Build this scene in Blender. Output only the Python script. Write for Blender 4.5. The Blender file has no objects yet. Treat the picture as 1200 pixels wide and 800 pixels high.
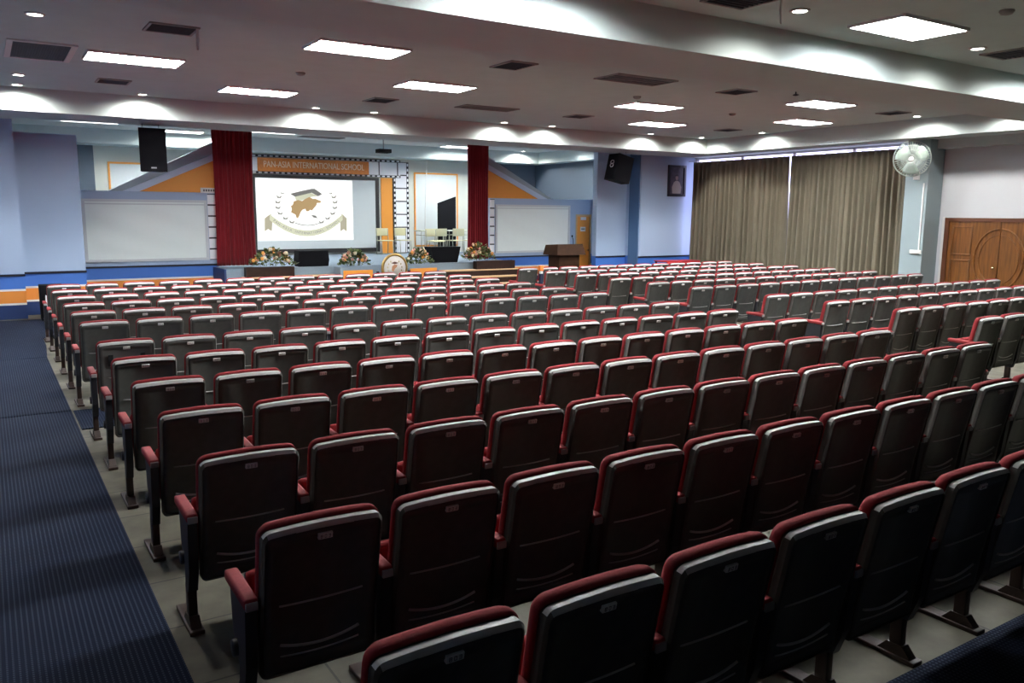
import bpy, bmesh, math, random
from mathutils import Vector, Matrix
random.seed(7)
S = bpy.context.scene
COL = S.collection
PI = math.pi

# ------------------------------------------------------------------ view
S.view_settings.view_transform = 'Standard'
S.view_settings.look = 'None'
S.view_settings.gamma = 1.0
S.view_settings.exposure = 0.0
S.view_settings.use_curve_mapping = False
try:
    S.cycles.use_denoising = True
    S.cycles.max_bounces = 8
    S.cycles.diffuse_bounces = 5
    S.cycles.glossy_bounces = 3
    S.cycles.transparent_max_bounces = 8
    S.cycles.sample_clamp_indirect = 6.0
    S.cycles.caustics_reflective = False
    S.cycles.caustics_refractive = False
except Exception:
    pass

# ------------------------------------------------------------------ materials
def nodes(m):
    m.use_nodes = True
    nt = m.node_tree
    return nt, nt.nodes, nt.links, nt.nodes.get('Principled BSDF')

def lin(c):
    return tuple((x / 12.92 if x <= .04045 else ((x + .055) / 1.055) ** 2.4) for x in c)

def mat(name, col, rough=.6, spec=.5, metal=0.0, noise=0.0, nscale=30.0, bump=0.0, bscale=200.0, srgb=False, sheen=0.0):
    m = bpy.data.materials.new(name)
    nt, N, L, b = nodes(m)
    c = lin(col) if srgb else col
    b.inputs['Base Color'].default_value = (*c, 1)
    b.inputs['Roughness'].default_value = rough
    b.inputs['Specular IOR Level'].default_value = spec
    b.inputs['Metallic'].default_value = metal
    if sheen:
        b.inputs['Sheen Weight'].default_value = sheen
    tc = None
    if noise or bump:
        tc = N.new('ShaderNodeTexCoord')
    if noise:
        t = N.new('ShaderNodeTexNoise'); t.inputs['Scale'].default_value = nscale; t.inputs['Detail'].default_value = 4
        L.new(tc.outputs['Object'], t.inputs['Vector'])
        r = N.new('ShaderNodeMapRange')
        r.inputs['From Min'].default_value = .3; r.inputs['From Max'].default_value = .7
        r.inputs['To Min'].default_value = 1 - noise; r.inputs['To Max'].default_value = 1 + noise
        L.new(t.outputs['Fac'], r.inputs['Value'])
        mx = N.new('ShaderNodeMix'); mx.data_type = 'RGBA'; mx.blend_type = 'MULTIPLY'
        mx.inputs[0].default_value = 1
        mx.inputs[6].default_value = (*c, 1)
        L.new(r.outputs['Result'], mx.inputs[7])
        L.new(mx.outputs[2], b.inputs['Base Color'])
    if bump:
        t2 = N.new('ShaderNodeTexNoise'); t2.inputs['Scale'].default_value = bscale
        L.new(tc.outputs['Object'], t2.inputs['Vector'])
        bp = N.new('ShaderNodeBump'); bp.inputs['Strength'].default_value = bump; bp.inputs['Distance'].default_value = .01
        L.new(t2.outputs['Fac'], bp.inputs['Height']); L.new(bp.outputs['Normal'], b.inputs['Normal'])
    return m

def emit(name, col, strength):
    m = bpy.data.materials.new(name)
    nt, N, L, b = nodes(m)
    b.inputs['Base Color'].default_value = (*[c * .3 for c in col], 1)
    b.inputs['Emission Color'].default_value = (*col, 1)
    b.inputs['Emission Strength'].default_value = strength
    b.inputs['Roughness'].default_value = .5
    return m

def banded_wall(name, upper, bands):
    """wall paint whose colour changes at fixed heights (painted dado stripes); bands: [(from_z, colour)] ascending"""
    m = bpy.data.materials.new(name)
    nt, N, L, b = nodes(m)
    b.inputs['Roughness'].default_value = .55
    g = N.new('ShaderNodeNewGeometry'); s = N.new('ShaderNodeSeparateXYZ')
    L.new(g.outputs['Position'], s.inputs[0])
    mr = N.new('ShaderNodeMapRange'); mr.inputs['From Max'].default_value = 5.0
    L.new(s.outputs['Z'], mr.inputs['Value'])
    cr = N.new('ShaderNodeValToRGB'); cr.color_ramp.interpolation = 'CONSTANT'
    L.new(mr.outputs['Result'], cr.inputs['Fac'])
    els = cr.color_ramp.elements
    allb = bands + [(.86, upper)]
    els[0].position = 0; els[0].color = (*allb[0][1], 1)
    els[1].position = allb[1][0] / 5; els[1].color = (*allb[1][1], 1)
    for z, c in allb[2:]:
        e = els.new(z / 5); e.color = (*c, 1)
    L.new(cr.outputs['Color'], b.inputs['Base Color'])
    return m

NAVY = (.012, .035, .13); ORANGE = (.78, .27, .045); WHITE = (.78, .77, .74); BLUE = (.055, .17, .56)
BANDS = [(0, NAVY), (.27, WHITE), (.30, ORANGE), (.545, WHITE), (.575, BLUE)]
PALE = (.375, .485, .67)

M = {}
M['ceiling'] = mat('ceiling_paint', (.52, .635, .625), .8, noise=.03, nscale=3)
M['beam'] = mat('beam_paint', (.53, .61, .60), .7, noise=.02, nscale=3)
M['stage_ceiling'] = mat('stage_ceiling_paint', (.56, .57, .55), .8)
M['wall_pale'] = banded_wall('pale_blue_wall', PALE, BANDS)
M['pale_plain'] = mat('pale_blue_paint', PALE, .55)
M['cream_wall'] = mat('cream_stage_wall', (.60, .61, .55), .6)
M['stage_blue'] = mat('grey_blue_stage_wall', (.075, .10, .135), .6)
M['white_wall'] = mat('white_lavender_wall', (.56, .58, .61), .6)
M['column'] = mat('column_paint', (.26, .325, .345), .5)
M['orange_paint'] = mat('orange_paint', (.80, .31, .045), .5)
M['tan'] = mat('tan_step', (.62, .42, .24), .5)
M['dark_wood'] = mat('dark_brown_wood', (.022, .009, .006), .5, .3, noise=.3, nscale=8)
M['stage_grey'] = mat('grey_blue_stage_carpet', (.20, .26, .32), .9, noise=.1, nscale=60)
M['navy_paint'] = mat('navy_paint', NAVY, .5)
M['black_rail'] = mat('black_rail', (.012, .012, .02), .4)
M['white_plastic'] = mat('white_plastic', (.72, .72, .71), .4)
M['white_trim'] = mat('white_trim', (.68, .67, .66), .5)
M['red'] = mat('red_seat_fabric', (.235, .022, .027), .85, .2, noise=.12, nscale=60, bump=.15, bscale=400)
M['arm_red'] = mat('red_armrest_fabric', (.27, .027, .031), .7, .25, noise=.10, nscale=60, bump=.1, bscale=400)
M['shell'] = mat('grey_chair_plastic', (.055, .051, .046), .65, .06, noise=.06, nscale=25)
M['lit_edge'] = mat('pale_lit_edge', (.50, .49, .475), .45, .4, noise=.05, nscale=25)  # paler than the shell: light caught on chair edges, put into the colour
M['panel'] = mat('dark_chair_panel', (.066, .070, .064), .5, .4, noise=.12, nscale=20)
M['slot_panel'] = mat('lighter_chair_panel', (.07, .07, .068), .45)
M['slot'] = mat('black_slot', (.004, .004, .004), .9)
M['plate'] = mat('number_plate', (.80, .80, .78), .4)
M['ink'] = mat('plate_ink', (.10, .10, .10), .6)
M['stand'] = mat('dark_chair_metal', (.016, .017, .022), .5, .4)
M['leg'] = mat('brown_painted_metal', (.038, .020, .015), .5, .5, noise=.2, nscale=15)
M['black'] = mat('black_cabinet', (.006, .006, .008), .8, .12)
M['grille'] = mat('black_grille', (.008, .008, .010), .9, .08, bump=.5, bscale=500)
M['grey_metal'] = mat('grey_metal', (.35, .35, .36), .4, metal=.6)
M['dark_grille'] = mat('dark_vent', (.05, .055, .07), .7)
M['vent_grey'] = mat('vent_grey', (.30, .29, .28), .6)
M['gold'] = mat('gold_metal', (.65, .42, .14), .3, metal=.8)
M['brass'] = mat('pale_brass', (.75, .62, .38), .25, metal=.9)
M['cream_plastic'] = mat('cream_plastic', (.58, .55, .34), .5)
M['cream_metal'] = mat('cream_metal', (.34, .35, .28), .5)
M['desk_top'] = mat('pale_desk_top', (.55, .58, .48), .4)
M['board'] = mat('white_board_cloth', (.83, .90, .90), .6, bump=.25, bscale=3)
M['board_frame'] = mat('pale_grey_frame', (.62, .66, .70), .5)
M['screen_frame'] = mat('black_screen_frame', (.018, .015, .014), .5)
M['screen'] = mat('grey_white_screen', (.62, .66, .67), .6)
M['film_white'] = mat('film_white', (.84, .86, .90), .5)
M['pin_white'] = mat('pinboard_white', (.62, .66, .67), .6)
M['sign_orange'] = mat('sign_orange', (.52, .16, .025), .45, noise=.15, nscale=12)
M['letter'] = mat('sign_letter', (.72, .56, .42), .35)
M['pale_fascia'] = mat('pale_fascia', (.56, .66, .82), .5)
M['grey_fascia'] = mat('grey_fascia', (.36, .42, .48), .5)
M['leaf'] = mat('leaf_green', (.10, .13, .035), .6, noise=.4, nscale=15)
M['pink'] = mat('pink_blossom', (.75, .36, .28), .6)
M['cream_bl'] = mat('cream_blossom', (.78, .66, .45), .6)
M['orange_bl'] = mat('orange_blossom', (.80, .36, .08), .6)
M['navy_cloth'] = mat('navy_cloth', (.012, .016, .05), .8)
M['orange_cloth'] = mat('orange_cloth', (.80, .20, .03), .7)
M['red_cloth'] = mat('red_table_cloth', (.50, .018, .022), .6)
M['fan_wire'] = mat('pale_green_wire', (.45, .52, .48), .4, metal=.3)
M['fan_blade'] = mat('pale_green_blade', (.42, .55, .48), .4)
M['lectern'] = mat('lectern_wood', (.030, .012, .005), .6, .12, noise=.25, nscale=7)

def tube_light():
    return emit('fluorescent_tube', (.95, .99, 1.0), 118.0)
M['lamp'] = tube_light()
M['lamp_down'] = emit('downlight_bulb', (1, .97, .90), 30.0)
M['stage_lamp'] = emit('stage_fluorescent_tube', (.95, 1, 1.0), 88.0)
M['proj_white'] = emit('projected_white', (1.0, 1.0, .985), .92)
M['proj_grey'] = emit('projected_grey', (.17, .165, .15), .85)
M['proj_tan'] = emit('projected_tan', (.44, .29, .13), .85)
M['proj_pale'] = emit('projected_pale', (.62, .62, .46), .85)
M['proj_sand'] = emit('projected_sand', (.42, .38, .27), .85)
M['proj_leaf'] = emit('projected_leaf', (.26, .25, .22), .85)

def carpet_mat():
    m = bpy.data.materials.new('navy_pinstripe_carpet')
    nt, N, L, b = nodes(m)
    b.inputs['Roughness'].default_value = .95
    b.inputs['Specular IOR Level'].default_value = .15
    g = N.new('ShaderNodeNewGeometry'); s = N.new('ShaderNodeSeparateXYZ'); L.new(g.outputs['Position'], s.inputs[0])
    def math_(op, a, bb=None):
        n = N.new('ShaderNodeMath'); n.operation = op
        if isinstance(a, (int, float)): n.inputs[0].default_value = a
        else: L.new(a, n.inputs[0])
        if bb is not None:
            if isinstance(bb, (int, float)): n.inputs[1].default_value = bb
            else: L.new(bb, n.inputs[1])
        return n.outputs[0]
    fx = math_('FRACT', math_('MULTIPLY', s.outputs['X'], 1 / .025))
    sx = math_('LESS_THAN', math_('ABSOLUTE', math_('SUBTRACT', fx, .5)), .17)
    fy = math_('FRACT', math_('MULTIPLY', s.outputs['Y'], 1 / .020))
    sy = math_('LESS_THAN', fy, .55)
    dots = math_('MULTIPLY', sx, sy)
    nz = N.new('ShaderNodeTexNoise'); nz.inputs['Scale'].default_value = 1.3; nz.inputs['Detail'].default_value = 5
    L.new(g.outputs['Position'], nz.inputs['Vector'])
    k = math_('MULTIPLY', dots, math_('ADD', math_('MULTIPLY', nz.outputs['Fac'], .6), .35))
    mx = N.new('ShaderNodeMix'); mx.data_type = 'RGBA'
    mx.inputs[6].default_value = (.006, .010, .025, 1); mx.inputs[7].default_value = (.055, .072, .105, 1)
    L.new(k, mx.inputs[0])
    L.new(mx.outputs[2], b.inputs['Base Color'])
    return m
M['carpet'] = carpet_mat()

def floor_mat():
    m = bpy.data.materials.new('beige_floor_tiles')
    nt, N, L, b = nodes(m)
    b.inputs['Roughness'].default_value = .75
    g = N.new('ShaderNodeNewGeometry')
    br = N.new('ShaderNodeTexBrick')
    br.offset = 0.0
    br.inputs['Color1'].default_value = (.135, .124, .090, 1); br.inputs['Color2'].default_value = (.108, .099, .071, 1)
    br.inputs['Mortar'].default_value = (.045, .042, .035, 1)
    br.inputs['Scale'].default_value = 1.0
    br.inputs['Mortar Size'].default_value = .006
    br.inputs['Brick Width'].default_value = .60; br.inputs['Row Height'].default_value = .60
    L.new(g.outputs['Position'], br.inputs['Vector'])
    nz = N.new('ShaderNodeTexNoise'); nz.inputs['Scale'].default_value = 5; nz.inputs['Detail'].default_value = 6
    L.new(g.outputs['Position'], nz.inputs['Vector'])
    mr = N.new('ShaderNodeMapRange'); mr.inputs['From Min'].default_value = .3; mr.inputs['From Max'].default_value = .7
    mr.inputs['To Min'].default_value = .65; mr.inputs['To Max'].default_value = 1.15
    L.new(nz.outputs['Fac'], mr.inputs['Value'])
    mx = N.new('ShaderNodeMix'); mx.data_type = 'RGBA'; mx.blend_type = 'MULTIPLY'; mx.inputs[0].default_value = 1
    L.new(br.outputs['Color'], mx.inputs[6]); L.new(mr.outputs['Result'], mx.inputs[7])
    L.new(mx.outputs[2], b.inputs['Base Color'])
    return m
M['floor'] = floor_mat()

def wood_mat():
    m = bpy.data.materials.new('varnished_teak')
    nt, N, L, b = nodes(m)
    b.inputs['Roughness'].default_value = .35
    tc = N.new('ShaderNodeTexCoord'); mp = N.new('ShaderNodeMapping'); mp.inputs['Scale'].default_value = (14, 14, 1.2)
    L.new(tc.outputs['Object'], mp.inputs['Vector'])
    nz = N.new('ShaderNodeTexNoise'); nz.inputs['Scale'].default_value = 1.6; nz.inputs['Detail'].default_value = 6
    L.new(mp.outputs['Vector'], nz.inputs['Vector'])
    cr = N.new('ShaderNodeValToRGB')
    cr.color_ramp.elements[0].position = .3; cr.color_ramp.elements[0].color = (.085, .028, .004, 1)
    cr.color_ramp.elements[1].position = .75; cr.color_ramp.elements[1].color = (.22, .080, .013, 1)
    L.new(nz.outputs['Fac'], cr.inputs['Fac']); L.new(cr.outputs['Color'], b.inputs['Base Color'])
    return m
M['teak'] = wood_mat()

def cloth_mat(name, c1, c2, trans=0.0):
    m = bpy.data.materials.new(name)
    nt, N, L, b = nodes(m)
    b.inputs['Roughness'].default_value = .85
    b.inputs['Specular IOR Level'].default_value = .2
    b.inputs['Sheen Weight'].default_value = .15
    tc = N.new('ShaderNodeTexCoord'); mp = N.new('ShaderNodeMapping'); mp.inputs['Scale'].default_value = (30, 30, 2)
    L.new(tc.outputs['Object'], mp.inputs['Vector'])
    nz = N.new('ShaderNodeTexNoise'); nz.inputs['Scale'].default_value = 2; nz.inputs['Detail'].default_value = 3
    L.new(mp.outputs['Vector'], nz.inputs['Vector'])
    mx = N.new('ShaderNodeMix'); mx.data_type = 'RGBA'
    mx.inputs[6].default_value = (*c1, 1); mx.inputs[7].default_value = (*c2, 1)
    L.new(nz.outputs['Fac'], mx.inputs[0]); L.new(mx.outputs[2], b.inputs['Base Color'])
    return m
M['beige_curtain'] = cloth_mat('beige_curtain_cloth', (.115, .098, .068), (.19, .165, .118))
M['red_curtain'] = cloth_mat('crimson_velvet', (.17, .008, .014), (.26, .014, .022))

def glass_mat():
    m = bpy.data.materials.new('window_glass')
    nt, N, L, b = nodes(m)
    out = N['Material Output']
    t = N.new('ShaderNodeBsdfTransparent'); g = N.new('ShaderNodeBsdfGlossy'); g.inputs['Roughness'].default_value = .02
    mx = N.new('ShaderNodeMixShader'); mx.inputs[0].default_value = .06
    L.new(t.outputs[0], mx.inputs[1]); L.new(g.outputs[0], mx.inputs[2]); L.new(mx.outputs[0], out.inputs['Surface'])
    return m
M['glass'] = glass_mat()

# ------------------------------------------------------------------ mesh helpers
class MB:
    def __init__(s): s.v = []; s.f = []; s.mi = []; s.sm = []
    def add(s, vs, fs, mi=0, smooth=False):
        o = len(s.v); s.v += [tuple(p) for p in vs]
        for f in fs: s.f.append(tuple(o + i for i in f)); s.mi.append(mi); s.sm.append(smooth)
        return s
    def box(s, x0, x1, y0, y1, z0, z1, mi=0, bev=0.0, mtx=None):
        if bev > 0:
            bm = bmesh.new(); bmesh.ops.create_cube(bm, size=1)
            for v in bm.verts:
                v.co = Vector(((x0 + x1) / 2 + v.co.x * (x1 - x0), (y0 + y1) / 2 + v.co.y * (y1 - y0), (z0 + z1) / 2 + v.co.z * (z1 - z0)))
            bmesh.ops.bevel(bm, geom=list(bm.edges), offset=bev, segments=2, affect='EDGES', profile=.6)
            bm.verts.ensure_lookup_table()
            vs = [v.co.copy() for v in bm.verts]; fs = [[v.index for v in f.verts] for f in bm.faces]
            bm.verts.index_update()
            bm.free()
        else:
            vs = [Vector(p) for p in ((x0, y0, z0), (x1, y0, z0), (x1, y1, z0), (x0, y1, z0), (x0, y0, z1), (x1, y0, z1), (x1, y1, z1), (x0, y1, z1))]
            fs = [(3, 2, 1, 0), (4, 5, 6, 7), (0, 1, 5, 4), (1, 2, 6, 5), (2, 3, 7, 6), (3, 0, 4, 7)]
        if mtx is not None: vs = [mtx @ v for v in vs]
        return s.add(vs, fs, mi, bev > 0)
    def prism(s, poly, axis, a, b, mi=0, mtx=None, smooth=False):
        """poly: list of 2-D points; axis 'x': (y,z), 'y': (x,z), 'z': (x,y); extruded from a to b"""
        def P(p, t):
            if axis == 'x': return Vector((t, p[0], p[1]))
            if axis == 'y': return Vector((p[0], t, p[1]))
            return Vector((p[0], p[1], t))
        n = len(poly)
        vs = [P(p, a) for p in poly] + [P(p, b) for p in poly]
        if mtx is not None: vs = [mtx @ v for v in vs]
        fs = [tuple(range(n))[::-1], tuple(range(n, 2 * n))]
        s.add(vs, fs, mi)
        o = len(s.v) - 2 * n
        for i in range(n):
            j = (i + 1) % n
            s.f.append((o + i, o + j, o + n + j, o + n + i)); s.mi.append(mi); s.sm.append(smooth)
        return s
    def tube(s, pts, r, n=8, mi=0, closed=False, taper=None):
        pts = [Vector(p) for p in pts]; m = len(pts); rings = []
        up = None
        for i, p in enumerate(pts):
            if closed: t = pts[(i + 1) % m] - pts[i - 1]
            else: t = pts[min(i + 1, m - 1)] - pts[max(i - 1, 0)]
            t = t.normalized() if t.length > 1e-9 else Vector((0, 0, 1))
            if up is None: up = Vector((0, 0, 1)) if abs(t.z) < .9 else Vector((0, 1, 0))
            a = t.cross(up)
            if a.length < 1e-6: a = t.orthogonal()
            a.normalize(); b = t.cross(a).normalized(); up = b.cross(t) if False else up
            rr = r if taper is None else taper[i]
            rings.append([p + a * (math.cos(2 * PI * k / n) * rr) + b * (math.sin(2 * PI * k / n) * rr) for k in range(n)])
        vs = [v for R in rings for v in R]; fs = []
        for i in range(m if closed else m - 1):
            j = (i + 1) % m
            for k in range(n):
                k2 = (k + 1) % n
                fs.append((i * n + k, i * n + k2, j * n + k2, j * n + k))
        if not closed: fs += [tuple(range(n))[::-1], tuple((m - 1) * n + k for k in range(n))]
        return s.add(vs, fs, mi, True)
    def lathe(s, prof, n=24, mi=0, mtx=None, ring=False):
        """prof: (r,z) list revolved about z"""
        vs = []; fs = []
        for (r, z) in prof:
            for k in range(n): vs.append(Vector((r * math.cos(2 * PI * k / n), r * math.sin(2 * PI * k / n), z)))
        m = len(prof)
        for i in range(m - 1):
            for k in range(n):
                k2 = (k + 1) % n
                fs.append((i * n + k, i * n + k2, (i + 1) * n + k2, (i + 1) * n + k))
        if ring: fs += [((m - 1) * n + k, (m - 1) * n + (k + 1) % n, (k + 1) % n, k) for k in range(n)]
        else: fs += [tuple(range(n))[::-1], tuple((m - 1) * n + k for k in range(n))]
        if mtx is not None: vs = [mtx @ v for v in vs]
        return s.add(vs, fs, mi, True)
    def sphere(s, c, r, sz=1.0, n=8, m=5, mi=0):
        prof = [(max(1e-4, r * math.sin(PI * i / m)), -r * sz * math.cos(PI * i / m)) for i in range(m + 1)]
        return s.lathe(prof, n, mi, Matrix.Translation(Vector(c)))
    def mesh(s, name, mats):
        me = bpy.data.meshes.new(name); me.from_pydata(s.v, [], s.f)
        for m in mats: me.materials.append(m)
        me.polygons.foreach_set('material_index', s.mi); me.polygons.foreach_set('use_smooth', s.sm)
        bm = bmesh.new(); bm.from_mesh(me); bmesh.ops.recalc_face_normals(bm, faces=bm.faces); bm.to_mesh(me); bm.free()
        return me
    def build(s, name, mats, parent=None, loc=None, smooth_angle=None):
        if not isinstance(mats, (list, tuple)): mats = [mats]
        o = bpy.data.objects.new(name, s.mesh(name, mats)); COL.objects.link(o)
        if loc is not None: o.location = loc
        if parent is not None: o.parent = parent
        return o

def empty(name, loc, rz=0.0):
    o = bpy.data.objects.new(name, None); COL.objects.link(o); o.location = loc; o.rotation_euler = (0, 0, rz); o.empty_display_size = .2
    return o
def tag(o, label=None, cat=None, group=None, kind=None):
    if label: o['label'] = label
    if cat: o['category'] = cat
    if group: o['group'] = group
    if kind: o['kind'] = kind
    return o
def struct(name, mb, m, parent=None, label=None):
    o = mb.build(name, m, parent)
    if parent is None: o['kind'] = 'structure'
    if label: o['label'] = label
    return o
def dup(root, loc=None):
    r = root.copy(); COL.objects.link(r)
    if loc is not None: r.location = loc
    for ch in list(root.children):
        c = ch.copy(); COL.objects.link(c); c.parent = r
        for g in list(ch.children):
            d = g.copy(); COL.objects.link(d); d.parent = c
    return r
def text_mesh(txt, size, name, m, depth=.006):
    cu = bpy.data.curves.new(name, 'FONT'); cu.body = txt; cu.size = size; cu.extrude = depth; cu.align_x = 'CENTER'; cu.align_y = 'CENTER'
    t = bpy.data.objects.new(name, cu); COL.objects.link(t)
    bpy.context.view_layer.update()
    dg = bpy.context.evaluated_depsgraph_get()
    me = bpy.data.meshes.new_from_object(t.evaluated_get(dg))
    bpy.data.objects.remove(t); me.materials.clear(); me.materials.append(m)
    o = bpy.data.objects.new(name, me); COL.objects.link(o)
    return o

# ------------------------------------------------------------------ room constants (metres; x along the rows, y towards the stage)
H = 2.096
CZF = .013
XL, XR = -1.3, 18.6
YB, YS = -3.0, 25.0
ZC = 4.22           # ceiling
ZB = 3.82           # underside of the beams
STG = .80           # stage floor

# camera
cam = bpy.data.cameras.new('camera'); co = bpy.data.objects.new('camera', cam); COL.objects.link(co); S.camera = co
f, pitch, roll, yaw = 957.65, math.radians(8.854), math.radians(.388), math.radians(32.743)
cam.sensor_width = 36; cam.lens = f / 1200 * 36; cam.clip_start = .05; cam.clip_end = 200
def basis():
    cy, sy = math.cos(yaw), math.sin(yaw)
    R0 = Vector((cy, -sy, 0)); Fh = Vector((sy, cy, 0)); Z = Vector((0, 0, 1))
    F = Fh * math.cos(pitch) - Z * math.sin(pitch); U0 = Fh * math.sin(pitch) + Z * math.cos(pitch)
    cr, sr = math.cos(roll), math.sin(roll)
    return R0 * cr + U0 * sr, U0 * cr - R0 * sr, F
Rv, Uv, Fv = basis()
mw = Matrix((Rv, Uv, -Fv)).transposed().to_4x4(); mw.translation = (0, 0, H)
co.matrix_world = mw

# world: bright overcast sky seen through the windows
w = bpy.data.worlds.new('sky'); S.world = w; w.use_nodes = True
bg = w.node_tree.nodes['Background']; bg.inputs[1].default_value = 6.0
wn, wl = w.node_tree.nodes, w.node_tree.links
wt = wn.new('ShaderNodeTexCoord'); ws = wn.new('ShaderNodeSeparateXYZ'); wl.new(wt.outputs['Generated'], ws.inputs[0])
wc = wn.new('ShaderNodeValToRGB'); wl.new(ws.outputs['Z'], wc.inputs['Fac'])
wc.color_ramp.elements[0].position = 0.0; wc.color_ramp.elements[0].color = (.20, .20, .30, 1)
wc.color_ramp.elements[1].position = .03; wc.color_ramp.elements[1].color = (.64, .62, 1.0, 1)
wl.new(wc.outputs['Color'], bg.inputs[0])

# ------------------------------------------------------------------ shell
struct('floor', MB().box(XL - .2, XR + .4, YB - .2, YS + .2, -.2, 0), M['floor'])
struct('ceiling', MB().box(XL - .2, XR + .4, YB - .2, 18.4, ZC, ZC + .10), M['ceiling'])
struct('ceiling_stage', MB().box(XL - .2, XR + .4, 18.4, YS + .2, ZC, ZC + .10), M['stage_ceiling'])
struct('wall_left', MB().box(XL - .2, XL, YB - .2, YS + .2, 0, ZC), M['wall_pale'])
struct('wall_rear', MB().box(XL, XR + .4, YB - .2, YB, 0, ZC), mat('rear_wall_brown', (.10, .075, .06), .7))
# right wall with the window opening behind the curtains
WY0, WY1, WZ0, WZ1 = 11.30, 18.60, .9, 3.80
wr = MB()
wr.box(XR, XR + .2, YB, WY0, 0, ZC); wr.box(XR, XR + .2, WY1, YS + .2, 0, ZC)
wr.box(XR, XR + .2, WY0, WY1, 0, WZ0); wr.box(XR, XR + .2, WY0, WY1, WZ1, ZC)
struct('wall_right', wr, M['white_wall'])
wf = MB()
nwin = 4
for i in range(nwin + 1):
    y = WY0 + (WY1 - WY0) * i / nwin
    wf.box(XR + .06, XR + .12, max(WY0, y - .03), min(WY1, y + .03), WZ0, WZ1)
wf.box(XR + .06, XR + .12, WY0, WY1, WZ0, WZ0 + .05); wf.box(XR + .06, XR + .12, WY0, WY1, WZ1 - .03, WZ1)
wo = struct('window_1', wf, M['white_trim'])
MB().box(XR + .085, XR + .092, WY0, WY1, WZ0 + .05, WZ1 - .03).build('pane', M['glass'], wo)
# beams
struct('ceiling_beam_hall', MB().box(XL, XR, 6.62, 7.85, ZB, ZC), M['beam'])
struct('ceiling_beam_stage', MB().box(XL, XR, 17.0, 18.4, ZB, ZC), M['beam'])
struct('ceiling_beam_window', MB().box(17.45, XR, 7.85, 17.0, ZB, ZC), M['beam'])
struct('ceiling_beam_door', MB().box(18.28, XR, 3.0, 10.72, 3.62, ZB), M['beam'])
struct('ceiling_beam_backstage', MB().box(XL, XR, 24.1, YS, 3.84, ZC), M['beam'])

# stage house walls
struct('wall_stage', MB().box(2.65, 14.5, YS - .02, YS + .2, 0, ZC), M['cream_wall'])
struct('wall_stage_left', MB().box(XL, 2.65, YS - .05, YS + .2, 0, ZC), M['stage_blue'])
struct('wall_stage_right', MB().box(14.5, 17.0, YS - .05, YS + .2, 0, ZC), M['stage_blue'])
struct('wall_stage_side', MB().box(17.0, 17.2, 19.4, YS, 0, ZC), M['stage_blue'])
CX = 8.52
def mir(x): return 2 * CX - x
# board walls (low, open above), wings, corner panels
for side in (0, 1):
    fx = (lambda x: x) if side == 0 else mir
    nm = 'left' if side == 0 else 'right'
    def bx(x0, x1, y0, y1, z0, z1, mb=None):
        a, b = sorted((fx(x0), fx(x1))); return (mb or MB()).box(a, b, y0, y1, z0, z1)
    if side == 0:
        struct('wall_board_left', bx(1.6, 4.72, 20.4, 20.6, 0, 2.55), M['wall_pale'])
    else:
        mb = MB(); mb.box(12.32, 15.43, 20.4, 20.6, 0, 2.55); mb.box(15.43, 16.05, 20.4, 20.6, 2.10, 2.55)
        mb.box(16.02, 16.3, 20.4, 20.6, 0, 2.55)
        struct('wall_board_right', mb, M['wall_pale'])
    struct('wall_wing_' + nm, bx(.62, 1.75, 19.2, 19.4, 0, 3.63 if side == 0 else ZC), M['wall_pale'])
    far = XL if side == 0 else mir(XR)
    struct('wall_corner_' + nm, bx(far, .62, 18.6, 19.2, 0, ZC if side else 3.82), M['wall_pale'])
    rails = MB()
    bx(far, .63, 18.575, 18.6, .835, .875, rails); bx(.62, 1.76, 19.175, 19.2, .835, .875, rails)
    bx(1.76, 4.72, 20.375, 20.4, .835, .875, rails) if side == 0 else rails.box(12.32, 15.42, 20.375, 20.4, .835, .875)
    struct('trim_%d' % (side + 1), rails, M['black_rail'])
struct('trim_6', MB().box(mir(.62) - .04, mir(.62), 18.6, 19.03, 0, ZC), mat('dark_blue_paint', (.07, .15, .29), .5))
struct('ceiling_beam_side', MB().box(16.55, 17.0, 19.5, 24.1, 3.84, ZC), M['beam'])
struct('trim_3', MB().box(mir(.60), mir(.28), 18.58, 18.6, .88, 3.82), M['pale_plain'])

# gables over the board walls
for side in (0, 1):
    fx = (lambda x: x) if side == 0 else mir
    x0, x1 = 3.05, 4.78
    t = empty('stage_gable', (fx(x1), 20.4, 2.55))
    L0 = lambda x: fx(x) - fx(x1)
    MB().prism([(L0(x0), 0), (L0(x1), 0), (L0(x1), .78)], 'y', -.02, .12).build('gable_panel', M['orange_paint'], t)
    MB().prism([(L0(x0 - .34), 0), (L0(x0), 0), (L0(x1), .78), (L0(x1), .93)], 'y', -.04, .14).build('fascia_board', M['pale_fascia'], t)
    MB().prism([(L0(x0 - .62), 0), (L0(x0 - .34), 0), (L0(x1), .93), (L0(x1), 1.20)], 'y', .10, .5).build('roof_slope', M['grey_fascia'], t)
    tag(t, 'orange triangular gable with pale sloping edge ' + ('near the upright hanging loudspeaker' if side == 0 else 'above the board beside the lectern'), 'gable', 'stage gables')

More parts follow.
